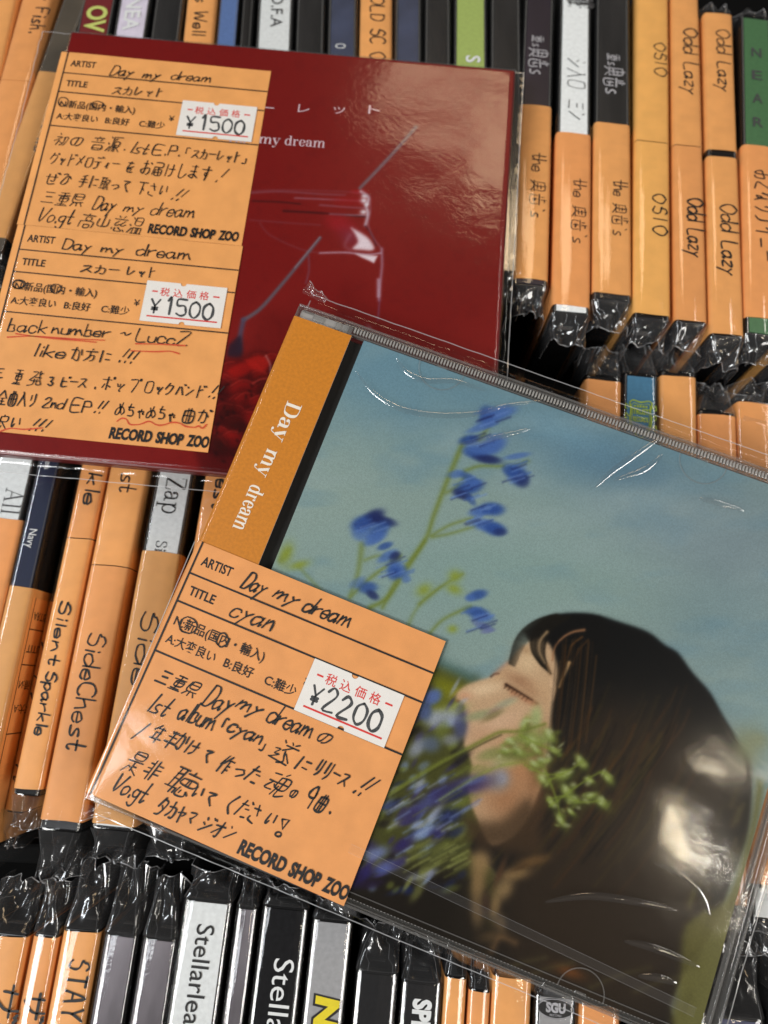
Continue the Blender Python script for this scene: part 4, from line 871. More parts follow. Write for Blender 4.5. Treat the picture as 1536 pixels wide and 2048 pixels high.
for a in ((.0, 142, -.55, .0), (.0, 142, -124.6, -124.05), (141.5, 142.05, -124, -.6), (0, .4, -124, -.6)): lid.box(*a, -4.2, zl + .05, EDGE, .12)
lid.box(139.6, 140.1, -123.4, -1.2, -1.4, zl - .05, EDGE, .05)
lid.box(13.3, 13.7, -123.4, -1.2, -1.4, zl - .05, EDGE, .05)
lid.build('lid', album)
for y0, y1 in ((-.75, -3.15), (-121.5, -123.95)):
    rl = MB(); xx = 15.0
    rl.face([(14.2, y1 + .1, -1.4), (141.2, y1 + .1, -1.4), (141.2, y0 - .1, -1.4), (14.2, y0 - .1, -1.4)], EDGE)
    while xx < 140.6:
        rl.box(xx, xx + .44, y1 + .9, y0 - .2, -1.3, -.15, RAIL, .1); xx += .78
    for yy in (y1, y0 - .25): rl.box(14.2, 141.2, yy, yy + .25, -1.5, .2, EDGE, .05)
    o = rl.build('ribbed_rail', album)
hg = MB()                                                         # hinge corner above the paper strip
hg.box(.8, 13.6, -3.1, -.8, -2.6, -.6, RAIL, .3); hg.box(4.2, 7.2, -2.7, -1.3, -.7, -.1, EDGE, .2); hg.box(10.2, 11.6, -3.0, -1.0, -.7, .1, EDGE, .2); hg.box(12.4, 14.6, -3.6, -.7, -.9, .15, EDGE, .3)
for k in range(7): hg.box(1.4 + k * .42, 1.6 + k * .42, -1.5, -.9, -.6, -.2, EDGE)
hg.build('hinge', album)
def arc(cx, cy, r, a0, a1, name, zz=.25):
    mb = MB(); pts = [(cx + r * math.cos(a), cy + r * math.sin(a)) for a in np.linspace(a0, a1, 28)]
    ribbon(mb, pts, .26, zz, EDGE, lambda t: 1); mb.box(cx - 1.2, cx + 1.2, cy + (-.3 if cy < -60 else 0), cy + .3, -.3, .1, EDGE, .08); mb.build(name, album)
arc(38.5, -3.3, 5.6, math.pi, 2 * math.pi, 'lid_tab'); arc(104, -3.3, 5.6, math.pi, 2 * math.pi, 'lid_tab'); arc(113, -122.8, 5.0, 0, math.pi, 'lid_tab'); arc(48, -122.8, 5.0, 0, math.pi, 'lid_tab')
# ochre paper strip (obi) folded round the spine
OB = solid('ochre_paper', (198, 122, 24), .5, .10, 1300, .3, 5000)
ob = MB(); prof = [(-.2, -9.5), (-.2, -1.0), (-.1, -.2), (.25, .12), (1.2, .2), (8, .26), (15.1, .22)]
ob.grid([[(x, y, z + zl + .08) for x, z in prof] for y in np.linspace(-120.6, -3.5, 12)], OB)
ob.face([(15.1, -120.6, zl + .3), (15.1, -3.5, zl + .3), (15.1, -3.5, zl), (15.1, -120.6, zl)], LABEL)
obi = ob.build('paper_strip', album); obi['label'] = 'ochre paper strip with the white words Day my dream'
ot = MB(); zo = zl + .42; IV = solid('ivory_printing_ink', (236, 228, 214), .5, .03)
for txt, a, b in (('Day', (577, 802), (545, 880)), ('my', (537, 897), (512, 950)), ('dream', (504, 968), (466, 1056))):
    serif_text(ot, txt, LC(*a), LC(*b), 3.75, zo, IV, up=(1, .0), stem=1.3)
ot.build('strip_print', obi)
# the booklet's printed photograph
def art(x, y):
    p = Paint(x, y, (124, 150, 145))
    g = lambda cx, cy, rx, ry, c, a, an=0: p.blob(cx, cy, rx, ry, an, c, a)
    p.mix(np.clip(1 - (y - 640) / 360, 0, 1) * .85, (84, 128, 152)); g(1230, 930, 260, 90, (76, 118, 146), .8, 20); g(760, 760, 160, 90, (90, 134, 156), .7, 15)
    g(1480, 1120, 200, 200, (106, 126, 136), .7); g(640, 980, 160, 150, (132, 156, 150), .7); g(1330, 1010, 170, 36, (130, 152, 156), .6, 8); g(1240, 1130, 240, 30, (134, 158, 158), .45, 14)
    g(1120, 860, 90, 26, (98, 146, 170), .5, 20); g(1450, 1250, 130, 90, (102, 134, 142), .6); g(960, 1150, 300, 90, (116, 150, 148), .6)
    n = fbm(x + y * .3, y * 2.2, 170, 8); p.mix(np.clip((n - .5) * 1.1, 0, .35), (140, 164, 166)); n = fbm(x, y * 2.4, 120, 11); p.mix(np.clip((n - .55) * 1.2, 0, .3), (84, 128, 152))
    lum = p.c @ np.array([.3, .59, .11]); p.c = p.c * .86 + (lum * .14)[:, None] + np.array([2, 1, 0])
    g(1400, 1080, 200, 60, (126, 144, 150), .45, 10); g(1080, 1190, 260, 60, (130, 152, 146), .5, 8)
    # far field and foliage behind the face
    p.poly([(860, 1320), (900, 1338), (935, 1352), (960, 1370), (960, 1500), (1010, 2048), (640, 2048), (640, 1700)], (62, 62, 24), .96, 14)
    p.stroke([(880, 1325), (920, 1345), (950, 1362)], 16, (56, 92, 98), .6, 12); p.blob(895, 1378, 50, 24, 25, (120, 122, 20), .8); p.blob(880, 1420, 30, 30, 0, (104, 108, 30), .8)
    # shoulder and darkness below
    p.poly([(690, 1740), (800, 1730), (930, 1740), (1000, 1860), (1120, 1960), (1330, 2060), (660, 2060), (600, 1900)], (22, 17, 13), .95, 30)
    # hair mass
    hair = [(1048, 1262), (1085, 1238), (1130, 1227), (1185, 1228), (1240, 1244), (1296, 1264), (1330, 1290), (1356, 1306), (1385, 1345), (1420, 1385), (1445, 1430), (1475, 1478), (1500, 1520), (1502, 1600), (1492, 1680), (1462, 1760), (1432, 1850), (1380, 1930), (1340, 2010), (1330, 2060), (1010, 2060), (985, 1900), (1000, 1760), (940, 1690), (1040, 1600), (1095, 1520), (1105, 1420), (1075, 1330)]
    p.poly(hair, (7, 8, 9), 1., 5)
    p.poly([(1100, 1480), (1200, 1400), (1330, 1430), (1440, 1500), (1490, 1600), (1470, 1720), (1420, 1850), (1330, 2060), (1010, 2060), (990, 1880), (1000, 1740), (1060, 1600)], (46, 34, 22), .8, 60)  # brown glare of the film over the lower hair, painted into the print
    rs = np.random.RandomState(2)
    for k in range(120):
        x0 = rs.uniform(1080, 1400); y0 = rs.uniform(1360, 1620); l = rs.uniform(60, 190); c = rs.choice([0, 1, 2]); p.stroke([(x0, y0), (x0 - l * .22, y0 + l * .5), (x0 - l * .6, y0 + l)], rs.uniform(2, 5), ((74, 44, 16), (8, 6, 5), (62, 52, 20))[c], rs.uniform(.2, .5), 3.5)
    # face in profile, eyes closed
    skin = [(1075, 1276), (1052, 1288), (1036, 1300), (1026, 1312), (1018, 1323), (1006, 1335), (993, 1347), (975, 1356), (955, 1362), (934, 1370), (920, 1380), (913, 1390), (914, 1400), (922, 1408), (930, 1414), (926, 1432), (932, 1450), (928, 1490), (944, 1530), (936, 1580), (955, 1640), (985, 1690), (1040, 1660), (1075, 1590), (1096, 1520), (1104, 1440), (1108, 1390), (1116, 1340), (1100, 1290)]
    p.poly(skin, (182, 150, 116), 1., 4.5)
    g(1056, 1322, 30, 34, (204, 176, 138), .8, 20); g(968, 1378, 44, 14, (212, 184, 148), .85, -12); g(1000, 1352, 16, 8, (196, 162, 122), .6, -30); g(930, 1392, 15, 9, (190, 140, 108), .7); g(1076, 1378, 26, 22, (194, 162, 124), .8); g(1092, 1400, 10, 30, (186, 152, 114), .7)
    g(1040, 1362, 34, 14, (150, 110, 80), .75, 24); g(1062, 1384, 22, 10, (158, 120, 88), .6, 24); g(1000, 1448, 60, 26, (202, 168, 138), .75, -18); g(1056, 1440, 22, 24, (196, 164, 130), .6); g(964, 1470, 30, 20, (178, 138, 106), .6)
    g(1036, 1530, 44, 60, (166, 116, 78), .85); g(1010, 1600, 50, 50, (146, 100, 66), .75); g(1072, 1540, 18, 80, (120, 80, 50), .7, 6); g(1052, 1300, 12, 8, (150, 118, 84), .5, 40); g(918, 1404, 7, 4, (96, 54, 38), .75, 30); g(1034, 1500, 40, 10, (120, 82, 52), .5, -12)
    p.stroke([(1013, 1371), (1030, 1382), (1052, 1394), (1074, 1407)], 7, (104, 62, 38), .75, 5, 4); p.stroke([(1012, 1369), (1028, 1378), (1046, 1389), (1064, 1400)], 4.5, (38, 22, 14), .9, 2.2, 2)
    for k in range(7): x0 = 1014 + k * 7; p.stroke([(x0, 1370 + k * 4.3), (x0 - 5, 1376 + k * 4.3)], 1.6, (44, 26, 16), .7, 1.6)
    p.stroke([(1024, 1386), (1046, 1398), (1068, 1409)], 7, (164, 104, 72), .55, 5); p.stroke([(982, 1353), (989, 1348), (997, 1347)], 3, (60, 40, 30), .8, 2.2); p.stroke([(990, 1348), (1002, 1336), (1014, 1326)], 5, (176, 116, 90), .5, 5)
    # fringe: strands with the forehead and the sky showing between them
    p.poly([(1100, 1233), (1150, 1229), (1210, 1240), (1210, 1300), (1160, 1380), (1116, 1460), (1104, 1440), (1113, 1385), (1128, 1330), (1106, 1290), (1090, 1262), (1080, 1246)], (8, 8, 8), .98, 4)
    for k in range(10): u = k / 9; p.stroke([(1112 + 10 * u, 1230 + 6 * u), (1078 + 12 * u, 1239 + 8 * u), (1050 + 16 * u, 1256 + 10 * u), (1031 + 18 * u, 1280 + 10 * u), (1021 + 15 * u, 1312 + 6 * u), (1018 + 12 * u, 1326 + 6 * u)], 4.5 - 1.5 * u, (24, 23, 18), .8 - .45 * u, 2.6, 1.2)
    for k in range(14): u = k / 13; p.stroke([(1100 + 40 * u, 1234), (1076 + 30 * u, 1250 + 6 * u), (1062 + 30 * u, 1276 + 8 * u), (1064 + 26 * u, 1304 + 10 * u), (1082 + 20 * u, 1330 + 18 * u)], rs.uniform(3, 6), (17, 14, 9), rs.uniform(.6, .95), 2.2, 1.4)
    for q, w_, c, al in (([(1094, 1264), (1080, 1282), (1079, 1304), (1090, 1326)], 6, (150, 124, 92), .85), ([(1168, 1260), (1146, 1264), (1126, 1275), (1110, 1294), (1105, 1320)], 5.5, (142, 100, 68), .9), ([(1164, 1274), (1144, 1290), (1137, 1310), (1132, 1330)], 4, (96, 62, 28), .8), ([(1176, 1280), (1156, 1302), (1146, 1330)], 4, (74, 46, 20), .7),
                         ([(1138, 1326), (1128, 1350), (1119, 1374)], 8, (184, 146, 100), .9), ([(1102, 1364), (1108, 1378), (1104, 1400)], 12, (196, 162, 126), .85), ([(1096, 1330), (1100, 1350)], 6, (150, 116, 80), .7)): p.stroke(q, w_, c, al, 2.6, w_ * .45)
    for k in range(26):
        x0 = rs.uniform(1110, 1200); p.stroke([(x0, 1300 + rs.uniform(-30, 30)), (x0 - 8, 1380), (x0 - 22, 1450 + rs.uniform(0, 80))], rs.uniform(1.5, 3.5), ((60, 38, 16), (10, 8, 6), (84, 56, 26))[k % 3], rs.uniform(.3, .6), 2)
    # throat and fingers
    for cx, cy, rx, ry, an, c, al in ((962, 1722, 22, 26, 0, (138, 112, 74), .9), (956, 1765, 16, 44, 4, (128, 102, 66), .85), (1030, 1748, 34, 14, -10, (126, 100, 64), .8), (1066, 1722, 34, 12, -14, (104, 76, 42), .75), (1008, 1778, 18, 26, 30, (130, 106, 70), .85), (990, 1812, 12, 26, 10, (120, 96, 64), .8),
                                      (1000, 1846, 14, 22, -10, (96, 78, 54), .75), (955, 1822, 14, 34, 0, (104, 84, 58), .75), (972, 1806, 10, 26, 0, (56, 40, 32), .8), (1000, 1745, 7, 36, 20, (72, 50, 32), .8), (1040, 1735, 20, 5, -20, (70, 50, 28), .7), (985, 1872, 30, 12, -10, (74, 58, 38), .7)): p.blob(cx, cy, rx, ry, an, c, al, 2.6)
    p.poly([(930, 1640), (1000, 1640), (1060, 1600), (1080, 1700), (1000, 1700), (950, 1690)], (58, 42, 26), .85, 16)
    p.stroke([(985, 1900), (1000, 1875), (1030, 1885)], 10, (104, 78, 50), .7, 8); p.blob(1140, 1944, 30, 12, 20, (110, 62, 24), .7)
    # green strip of meadow right of the hair
    p.poly([(1515, 1560), (1504, 1640), (1482, 1720), (1450, 1800), (1372, 1850), (1362, 1950), (1345, 2060), (1420, 2060), (1520, 1620)], (92, 88, 40), .9, 10); p.blob(1490, 1500, 30, 40, 0, (110, 116, 84), .8); p.blob(1516, 1480, 26, 20, 0, (124, 128, 96), .7)
    for k in range(40):
        x0 = rs.uniform(1350, 1500); y0 = rs.uniform(1600, 2030); p.stroke([(x0, y0), (x0 + 12, y0 - 34)], 5, (118, 112, 52) if k % 2 else (62, 58, 26), .35, 8)
    # blossom out of focus in front of the neck
    LV, LB, ID, NV, OL, PG, DK, GB = (146, 154, 178), (118, 138, 178), (50, 44, 88), (26, 34, 72), (98, 106, 44), (148, 158, 104), (24, 20, 18), (120, 124, 66)
    for k in range(170):
        x0 = rs.uniform(690, 925); y0 = rs.uniform(1370, 1790)
        if x0 < 880 - (y0 - 1280) * .36 - 30: continue
        c = (LV, ID, OL, NV, DK, LB, GB, ID, OL, DK)[rs.randint(10)]; p.blob(x0, y0, rs.uniform(9, 24), rs.uniform(4, 10), -38 + rs.uniform(-25, 25), c, rs.uniform(.45, .8), 3)
    for cx, cy, rx, ry, an, c, al in ((905, 1420, 36, 14, -15, PG, .5), (873, 1438, 26, 20, 0, LV, .8), (904, 1437, 20, 16, 20, LV, .7), (921, 1456, 15, 26, 10, (66, 72, 112), .8), (884, 1462, 14, 22, 20, OL, .7), (834, 1496, 24, 14, -50, LV, .7), (862, 1488, 20, 18, 0, (84, 98, 130), .7), (900, 1480, 16, 12, 0, LV, .5),
        (866, 1392, 18, 12, -40, (84, 104, 152), .8), (850, 1420, 12, 18, 0, (72, 88, 128), .8), (962, 1430, 40, 10, -12, (126, 138, 100), .7), (1002, 1412, 34, 6, -32, (140, 110, 100), .7), (985, 1432, 24, 7, -28, (110, 98, 60), .6), (1012, 1406, 26, 8, -20, (158, 166, 132), .6),
        (1072, 1436, 13, 26, 5, (150, 164, 108), .85), (1052, 1474, 30, 14, -15, (128, 142, 74), .8), (1088, 1478, 16, 12, 0, PG, .7), (1010, 1521, 30, 16, 0, PG, .7), (1046, 1510, 26, 12, -10, GB, .7), (980, 1508, 30, 12, -20, (116, 126, 70), .7), (996, 1558, 26, 26, 0, (126, 128, 130), .75), (1004, 1556, 12, 14, 0, LV, .4),
        (960, 1540, 24, 12, -10, GB, .6), (932, 1572, 56, 20, -12, ID, .92), (900, 1590, 30, 14, -10, NV, .8), (876, 1594, 34, 18, -25, ID, .9), (846, 1612, 30, 14, -40, (70, 78, 128), .7), (950, 1560, 26, 8, -10, (84, 92, 140), .6), (924, 1606, 40, 10, -25, OL, .5), (820, 1629, 34, 16, -30, ID, .9), (867, 1632, 26, 9, -50, LV, .85),
        (899, 1632, 26, 18, -20, NV, .9), (849, 1666, 32, 12, -25, LB, .9), (836, 1650, 16, 8, -20, LV, .7), (874, 1669, 22, 14, -40, (44, 40, 88), .9), (912, 1664, 20, 10, -30, NV, .7), (805, 1691, 26, 14, -30, (42, 34, 84), .9), (852, 1700, 20, 9, -40, LB, .7), (752, 1707, 26, 14, -20, (104, 116, 162), .85), (774, 1735, 30, 12, -20, (80, 90, 150), .85),
        (800, 1724, 22, 10, -30, ID, .8), (735, 1690, 20, 12, 0, ID, .7), (726, 1745, 26, 14, -20, (40, 32, 84), .9), (711, 1764, 26, 12, -20, (34, 24, 66), .9), (740, 1768, 30, 10, -10, (30, 20, 44), .8)): p.blob(cx, cy, rx, ry, an, c, al, 3)
    for k in range(60):                                            # fan of grass and petal streaks
        x0 = rs.uniform(830, 930); y0 = 1690 + (x0 - 830) * .1 + rs.uniform(-12, 46); l = rs.uniform(14, 34); p.stroke([(x0 - l, y0 + l * .45), (x0 + l * .6, y0 - l * .4)], rs.uniform(2, 5), ((124, 128, 72), (96, 100, 48), (58, 60, 30))[k % 3], .55, 3)
    for k in range(50):
        x0 = rs.uniform(780, 960); y0 = 1660 - (x0 - 780) * .45 + rs.uniform(-60, 60); l = rs.uniform(8, 20); p.stroke([(x0 - l, y0 + l * .6), (x0 + l, y0 - l * .6)], rs.uniform(1.5, 4), (LV, LB, (70, 80, 130), OL)[k % 4], .5, 3)
    p.stroke([(780, 1588), (830, 1556), (880, 1526), (930, 1500), (975, 1476), (1002, 1464), (1040, 1462), (1090, 1448)], 9, (104, 112, 44), .9, 4, 5); p.stroke([(785, 1592), (880, 1534), (960, 1490), (1002, 1470)], 3, (50, 50, 22), .7, 2.5)
    p.stroke([(880, 1600), (940, 1560), (1000, 1532), (1050, 1524)], 5, (120, 134, 50), .55, 4)
    # pale buds on thin stalks, each with a lit head and a darker underside
    for cx, cy, r, an in ((1164, 1520, 14, 60), (1126, 1546, 17, -10), (1215, 1558, 14, 40), (1150, 1602, 12, 10), (1206, 1606, 14, 30), (1120, 1636, 14, 60), (1184, 1590, 10, -20), (1098, 1470, 14, 70), (1064, 1480, 15, -20), (1040, 1500, 13, 20), (1110, 1500, 13, 10), (1086, 1520, 14, -30), (1130, 1580, 12, 20),
                          (1176, 1560, 10, 0), (1066, 1530, 12, 0), (1090, 1560, 11, 40), (1020, 1480, 12, -30), (1050, 1450, 12, -50), (1104, 1600, 10, 60), (1140, 1620, 9, 50), (1010, 1504, 12, 0), (1074, 1500, 10, 30)):
        r *= rs.uniform(.8, 1.2); an += rs.uniform(-25, 25); cx += rs.uniform(-4, 4); cy += rs.uniform(-4, 4)
        p.blob(cx + 3, cy + 6, r * 1.5, r * .9, an, (70, 82, 30), .55, 2); p.blob(cx, cy, r * 1.25, r * rs.uniform(.45, .75), an, (124, 138, 62), .85, 2.4); p.blob(cx - 2, cy - 3, r * .7, r * .4, an + 20, (172, 182, 136), .6, 2)
        for u in range(3): p.blob(cx + rs.uniform(-16, 16), cy + rs.uniform(-12, 12), rs.uniform(4, 10), rs.uniform(3, 6), rs.uniform(-70, 50), ((140, 152, 84), (96, 110, 44), (166, 174, 130))[u], .5, 2.4)
    for q in ([(1100, 1612), (1130, 1590), (1164, 1566), (1200, 1545), (1216, 1552)], [(1095, 1600), (1130, 1592), (1160, 1604), (1200, 1602)], [(1050, 1530), (1090, 1548), (1126, 1548)], [(1040, 1470), (1080, 1490), (1110, 1500)], [(1100, 1560), (1140, 1540), (1162, 1524)], [(1090, 1540), (1110, 1590), (1120, 1630)]): p.stroke(q, 4, (112, 126, 46), .8, 3, 3)
    # stems and blue blossoms against the sky
    st = (104, 118, 46)
    for pts, a, b, al in (([(765, 1215), (800, 1150), (850, 1080), (868, 1030), (895, 960), (918, 905), (930, 880)], 6, 11, .8), ([(740, 1215), (775, 1195), (812, 1140), (850, 1082)], 8, 5, .9), ([(862, 1072), (900, 1050), (945, 1036)], 4, 4, .8), ([(866, 1074), (905, 1066), (950, 1052)], 4, 4, .75),
                          ([(700, 1195), (730, 1165), (775, 1130), (800, 1112)], 5, 6, .8), ([(700, 1190), (715, 1150), (724, 1090)], 5, 12, .6), ([(730, 1120), (755, 1112), (780, 1116)], 4, 3, .7), ([(838, 1208), (870, 1182), (900, 1162), (925, 1148)], 4, 4, .85), ([(815, 1255), (835, 1215), (880, 1175)], 6, 4, .5),
                          ([(860, 1266), (885, 1240), (920, 1222), (940, 1214)], 4, 6, .8), ([(930, 942), (960, 932), (1010, 932), (1056, 922)], 6, 4, .8), ([(893, 985), (912, 975), (930, 955)], 5, 8, .7), ([(960, 880), (978, 852)], 9, 6, .6), ([(562, 1120), (580, 1098)], 12, 6, .6), ([(600, 1136), (640, 1180)], 5, 5, .5)): p.stroke(pts, a, st, al, 4.5, b)
    for q in ((572, 1108, 13, 22, 20), (598, 1130, 20, 8, -15), (910, 1152, 13, 12, 0), (908, 1178, 16, 10, 20), (848, 1180, 16, 12, -30), (905, 1258, 10, 8, 0)): p.blob(*q, (128, 142, 52), .85)
    bl = (42, 72, 138); ml = (66, 98, 162); dk = (28, 38, 86)
    for cx, cy, rx, ry, an, c, al in ((975, 832, 16, 20, -20, bl, .9), (1000, 826, 34, 12, -15, ml, .85), (962, 855, 30, 7, -18, ml, .7), (980, 840, 30, 10, -20, ml, .7), (938, 880, 20, 10, -10, bl, .9), (985, 892, 30, 16, -25, ml, .95), (950, 905, 24, 12, 10, bl, .9), (975, 918, 28, 9, 8, dk, .9), (962, 898, 30, 12, 0, ml, .8), (1034, 912, 26, 6, -10, ml, .7), (1035, 950, 22, 18, 40, bl, .95), (1044, 960, 16, 14, 40, dk, .7), (1020, 940, 16, 12, 20, bl, .8),
                                     (912, 948, 18, 8, -10, ml, .7), (940, 958, 22, 9, 30, bl, .75), (938, 975, 28, 14, -12, bl, .92), (945, 968, 20, 8, -15, ml, .8), (925, 990, 20, 9, 20, dk, .85), (942, 1000, 14, 7, 50, bl, .6), (962, 1022, 24, 10, -12, ml, .9), (985, 1018, 24, 13, 5, bl, .95), (975, 1016, 8, 5, 0, (90, 120, 170), .6), (970, 1050, 26, 12, 10, ml, .9), (990, 1058, 22, 13, 10, bl, .95), (1000, 1064, 14, 8, 0, dk, .6),
                                     (745, 1036, 26, 14, -30, dk, .95), (725, 1048, 24, 16, -20, bl, .95), (765, 1042, 28, 10, 12, dk, .9), (758, 1060, 24, 14, -30, bl, .85), (750, 1078, 24, 10, -25, ml, .9), (724, 1068, 20, 14, 0, ml, .7), (770, 1092, 16, 7, -20, bl, .8), (775, 1112, 22, 9, -30, ml, .8), (790, 1112, 12, 8, -30, dk, .8), (795, 1138, 22, 14, 30, ml, .9), (788, 1146, 14, 14, 30, bl, .8), (812, 1158, 10, 8, 0, ml, .6), (735, 1175, 20, 12, 0, bl, .8), (745, 1190, 14, 8, 30, dk, .8), (715, 1165, 18, 9, -30, ml, .5),
                                     (955, 1190, 20, 10, -15, bl, .85), (940, 1196, 10, 7, 0, ml, .7), (955, 1225, 24, 11, 10, bl, .9), (965, 1236, 22, 9, 0, ml, .8), (966, 1252, 22, 7, 20, (84, 98, 150), .75), (975, 1262, 14, 5, -10, (96, 104, 150), .7), (866, 1395, 18, 14, -30, (78, 98, 150), .8), (850, 1420, 14, 20, 0, (70, 84, 120), .7)):
        p.blob(cx, cy, rx * 1.04, ry * 1.04, an, c, al, 4.2)
    for k in range(80):                                           # streaks of moving petals
        cx, cy = ((975, 890), (960, 1035), (745, 1055), (790, 1130), (935, 975), (1030, 945), (985, 835), (960, 1240))[k % 8]
        cx += rs.uniform(-24, 24); cy += rs.uniform(-20, 20); p.stroke([(cx - 14, cy + 5), (cx + 14, cy - 5)], rs.uniform(1.5, 3.5), (ml, dk, (104, 134, 190))[k % 3], .6, 2.4)
    for k in range(4): x0 = (1030, 1085, 1240, 1330)[k]; p.stroke([(x0 - 60, 1960 + k * 8), (x0, 1930 + k * 10), (x0 + 60, 1915 + k * 10)], 5, (96, 92, 52), .35, 8)
    return p.c
printed_sheet('booklet', album, CF, 18.2, 138.4, -3.3, -122.9, -.12, .26, art, .34, .18)
c3 = [('Day', (480, 1173), (524, 1191), 4.0, .45), ('my', (546, 1193), (588, 1211), 3.4, .45), ('dream', (604, 1221), (695, 1255), 3.9, .4), ('cyan', (459, 1230), (541, 1262), 4.4, .4),
      ('三重県', (311, 1362), (391, 1394), 3.2, 0.36), ('Day', (403, 1406), (455, 1426), 4.9, .5), ('my', (473, 1412), (515, 1430), 3.6, .5), ('dream', (532, 1441), (620, 1474), 4.4, .4), ('の', (632, 1478), (660, 1489), 2.8, 0.36),
      ('1st', (296, 1419), (330, 1432), 4.3, .5), ('album', (356, 1434), (424, 1460), 4.5, .4), ('「', (437, 1462), (449, 1467), 3.0, 0.26), ('cyan', (454, 1460), (520, 1487), 3.6, .4), ('」', (519, 1494), (533, 1499), 2.8, 0.26), ('遂', (537, 1511), (580, 1528), 4.3, 0.31), ('に', (588, 1532), (617, 1544), 3.2, 0.31), ('リリース', (625, 1544), (690, 1573), 3.3, 0.36), ('!!', (702, 1581), (717, 1588), 4.6, .6),
      ('1', (262, 1474), (266, 1476), 4.6, .5), ('年半', (298, 1477), (347, 1497), 3.6, 0.36), ('かけ', (345, 1490), (393, 1508), 3.1, 0.36), ('て', (403, 1517), (421, 1524), 2.8, 0.26), ('作った', (434, 1537), (512, 1567), 3.7, 0.46), ('魂', (524, 1577), (564, 1593), 4.4, 0.31), ('の', (579, 1589), (593, 1595), 2.2, 0.26), ('9', (604, 1609), (616, 1614), 4.8, .3), ('曲', (628, 1612), (648, 1621), 3.2, 0.26), ('、', (657, 1626), (668, 1630), 2.8, 0.16),
      ('是非', (247, 1535), (314, 1562), 4.3, 0.31), ('聴', (326, 1572), (373, 1592), 4.8, 0.31), ('いて', (381, 1592), (428, 1609), 3.1, 0.31), ('くださ', (446, 1618), (514, 1645), 3.6, 0.36), ('い', (524, 1646), (545, 1655), 3.0, 0.36),
      ('Vo.gt', (224, 1578), (286, 1604), 4.2, .4), ('タカヤマ', (312, 1622), (386, 1651), 3.3, 0.36), ('ジオン', (400, 1655), (466, 1681), 3.2, 0.41)]
A3 = LC(407, 1088); B3 = LC(889, 1285); an3 = math.atan2(B3[1] - A3[1], B3[0] - A3[0])
def toloc3(x, y):
    q = LC(x, y) - A3; c, s_ = math.cos(an3), math.sin(an3); return q[0] * c + q[1] * s_, -q[0] * s_ + q[1] * c
shop_tag(album, CF, (A3[0], A3[1], zl + .5), an3, 59.9, 60.5, 1.25, '¥2200', c3, [[(566, 1636), (580, 1638), (566, 1656), (566, 1636)], circle_px((558, 1666), 6, 4.5, 12)], None,
         [((379, 1250.5), 17.5, 16, .3), ((447, 1280), 11, 14, .3)], toloc3, ORANGE[1], (34.5, -14.25, 21.75, 12.15), 'orange price tag reading cyan on the blue album', .40)
# loose bag round the case: bulges and ridges that catch the lamps
ARCS = [([(792, 720), (815, 749), (852, 765), (910, 767), (969, 787)], .30), ([(713, 747), (750, 791), (805, 822), (877, 834), (950, 831), (1012, 815), (1086, 805)], .30), ([(918, 892), (977, 882), (1058, 861)], .22),
        ([(1185, 979), (1219, 947), (1270, 911), (1319, 877)], .26), ([(1222, 964), (1284, 942), (1321, 911)], .26), ([(1392, 999), (1429, 1008), (1483, 1024)], .22), ([(1341, 1435), (1384, 1458), (1435, 1487), (1466, 1521), (1469, 1557)], .34),
        ([(1303, 1722), (1366, 1750), (1401, 1792), (1415, 1830)], .32), ([(1087, 1799), (1174, 1787), (1272, 1799), (1349, 1816)], .28), ([(1244, 1876), (1314, 1893), (1394, 1928)], .3), ([(1272, 1945), (1314, 1949), (1350, 1960)], .24), ([(690, 800), (760, 880), (810, 920)], .18), ([(700, 960), (740, 1010)], .14)]
AL = [(np.array([LC(*q) for q in smooth_line(pts, 3)]), h) for pts, h in ARCS]
def halb(x, y):
    h = zl + .95 + .42 * nz(x, y, 34, 1) + .09 * nz(x, y, 14, 4) + .012 * nz(x, y, 4, 6)
    e = min(142 - x, -y, y + 124.6)
    if e < 1: h = h + (-5.2 - h) * min(1, (1 - e) / 4.5) ** .75 + .3 * nz(x, y, 5, 8) * (e < 0)
    if x < .4: h += (-9.5 - h) * min(1, (.4 - x) / .9) ** 1.4
    if x < 63 and -125 < y < -63: h = max(h, zl + .95)
    return h
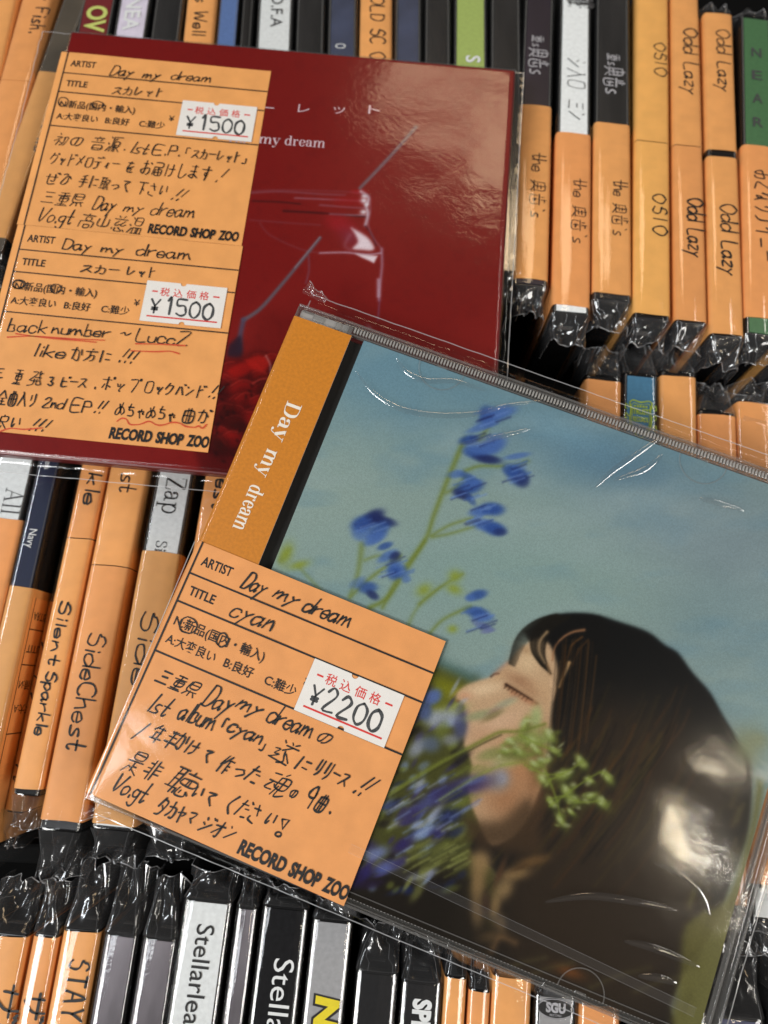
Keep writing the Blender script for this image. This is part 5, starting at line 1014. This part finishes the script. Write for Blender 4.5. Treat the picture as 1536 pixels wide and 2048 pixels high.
flat_bag(album, -.75, 146.5, -128.9, 5.6, 230, 220, halb, mat=FILMA)
rn = random.Random(5)                                  # crumpled ears of the bag at its two left corners
for cx, cy, sy in ((-1.0, 3.4, 1), (-1.4, -126.4, -1)):
    rows = []; cr = MB()
    for j in range(8):
        t = j / 7; rows.append([(cx + i * .75 + rn.uniform(-.2, .2), cy + sy * t * 3.4 * (1 - i / 14) + rn.uniform(-.2, .2), -1.5 + 1.6 * math.sin(i * 1.4 + j * .8) * t - i * .15) for i in range(9)])
    cr.grid(rows, FILMC); cr.grid([rows[-1], [(p[0], p[1] + .25 * sy, p[2]) for p in rows[-1]]], RIM); cr.build('wrapper_corner', album, smooth=True)


def crease(pts, wd, hh, zf, parent):
    """sharp fold added along a highlight arc, raised to mirror the lamps"""
    pts = [np.array(p, float) for p in pts]; n = len(pts); rows = []
    for i, p in enumerate(pts):
        t = unit(pts[min(i + 1, n - 1)] - pts[max(i - 1, 0)]); nn = np.array([-t[1], t[0]]); k = math.sin(math.pi * (i + .3) / (n - .4)) ** .6
        rows.append([(p[0] + nn[0] * wd * k * math.cos(a), p[1] + nn[1] * wd * k * math.cos(a), zf(*p) + .06 + hh * k * math.sin(a)) for a in np.linspace(math.pi, 0, 13)])
    mb = MB(); mb.grid(rows, FOLD); return mb.build('wrapper_crease', parent, smooth=True)
for pts, h in ARCS[:6] + ARCS[7:11]: crease([LC(*q) for q in smooth_line(pts, 12)], .85, .42, halb, album)

# the overlap seam of the bag, a faint straight band across the lower part of the cover
sm = MB(); a, b = LC(700, 1692), LC(1384, 2017); u = unit(b - a); v = np.array([-u[1], u[0]]); rows = []
for o_ in (-.95, -.85, .85, .95): rows.append([(a[0] + u[0] * t + v[0] * o_, a[1] + u[1] * t + v[1] * o_, halb(*(a + u * t)) + .06) for t in np.linspace(0, np.linalg.norm(b - a), 60)])
sm.grid(rows, FILM, matf=lambda i: film('cellophane_seam', rough=.2, base=.035, edge=.4, haze=.012) if i == 1 else CREASE); sm.build('wrapper_seam', album, smooth=True)
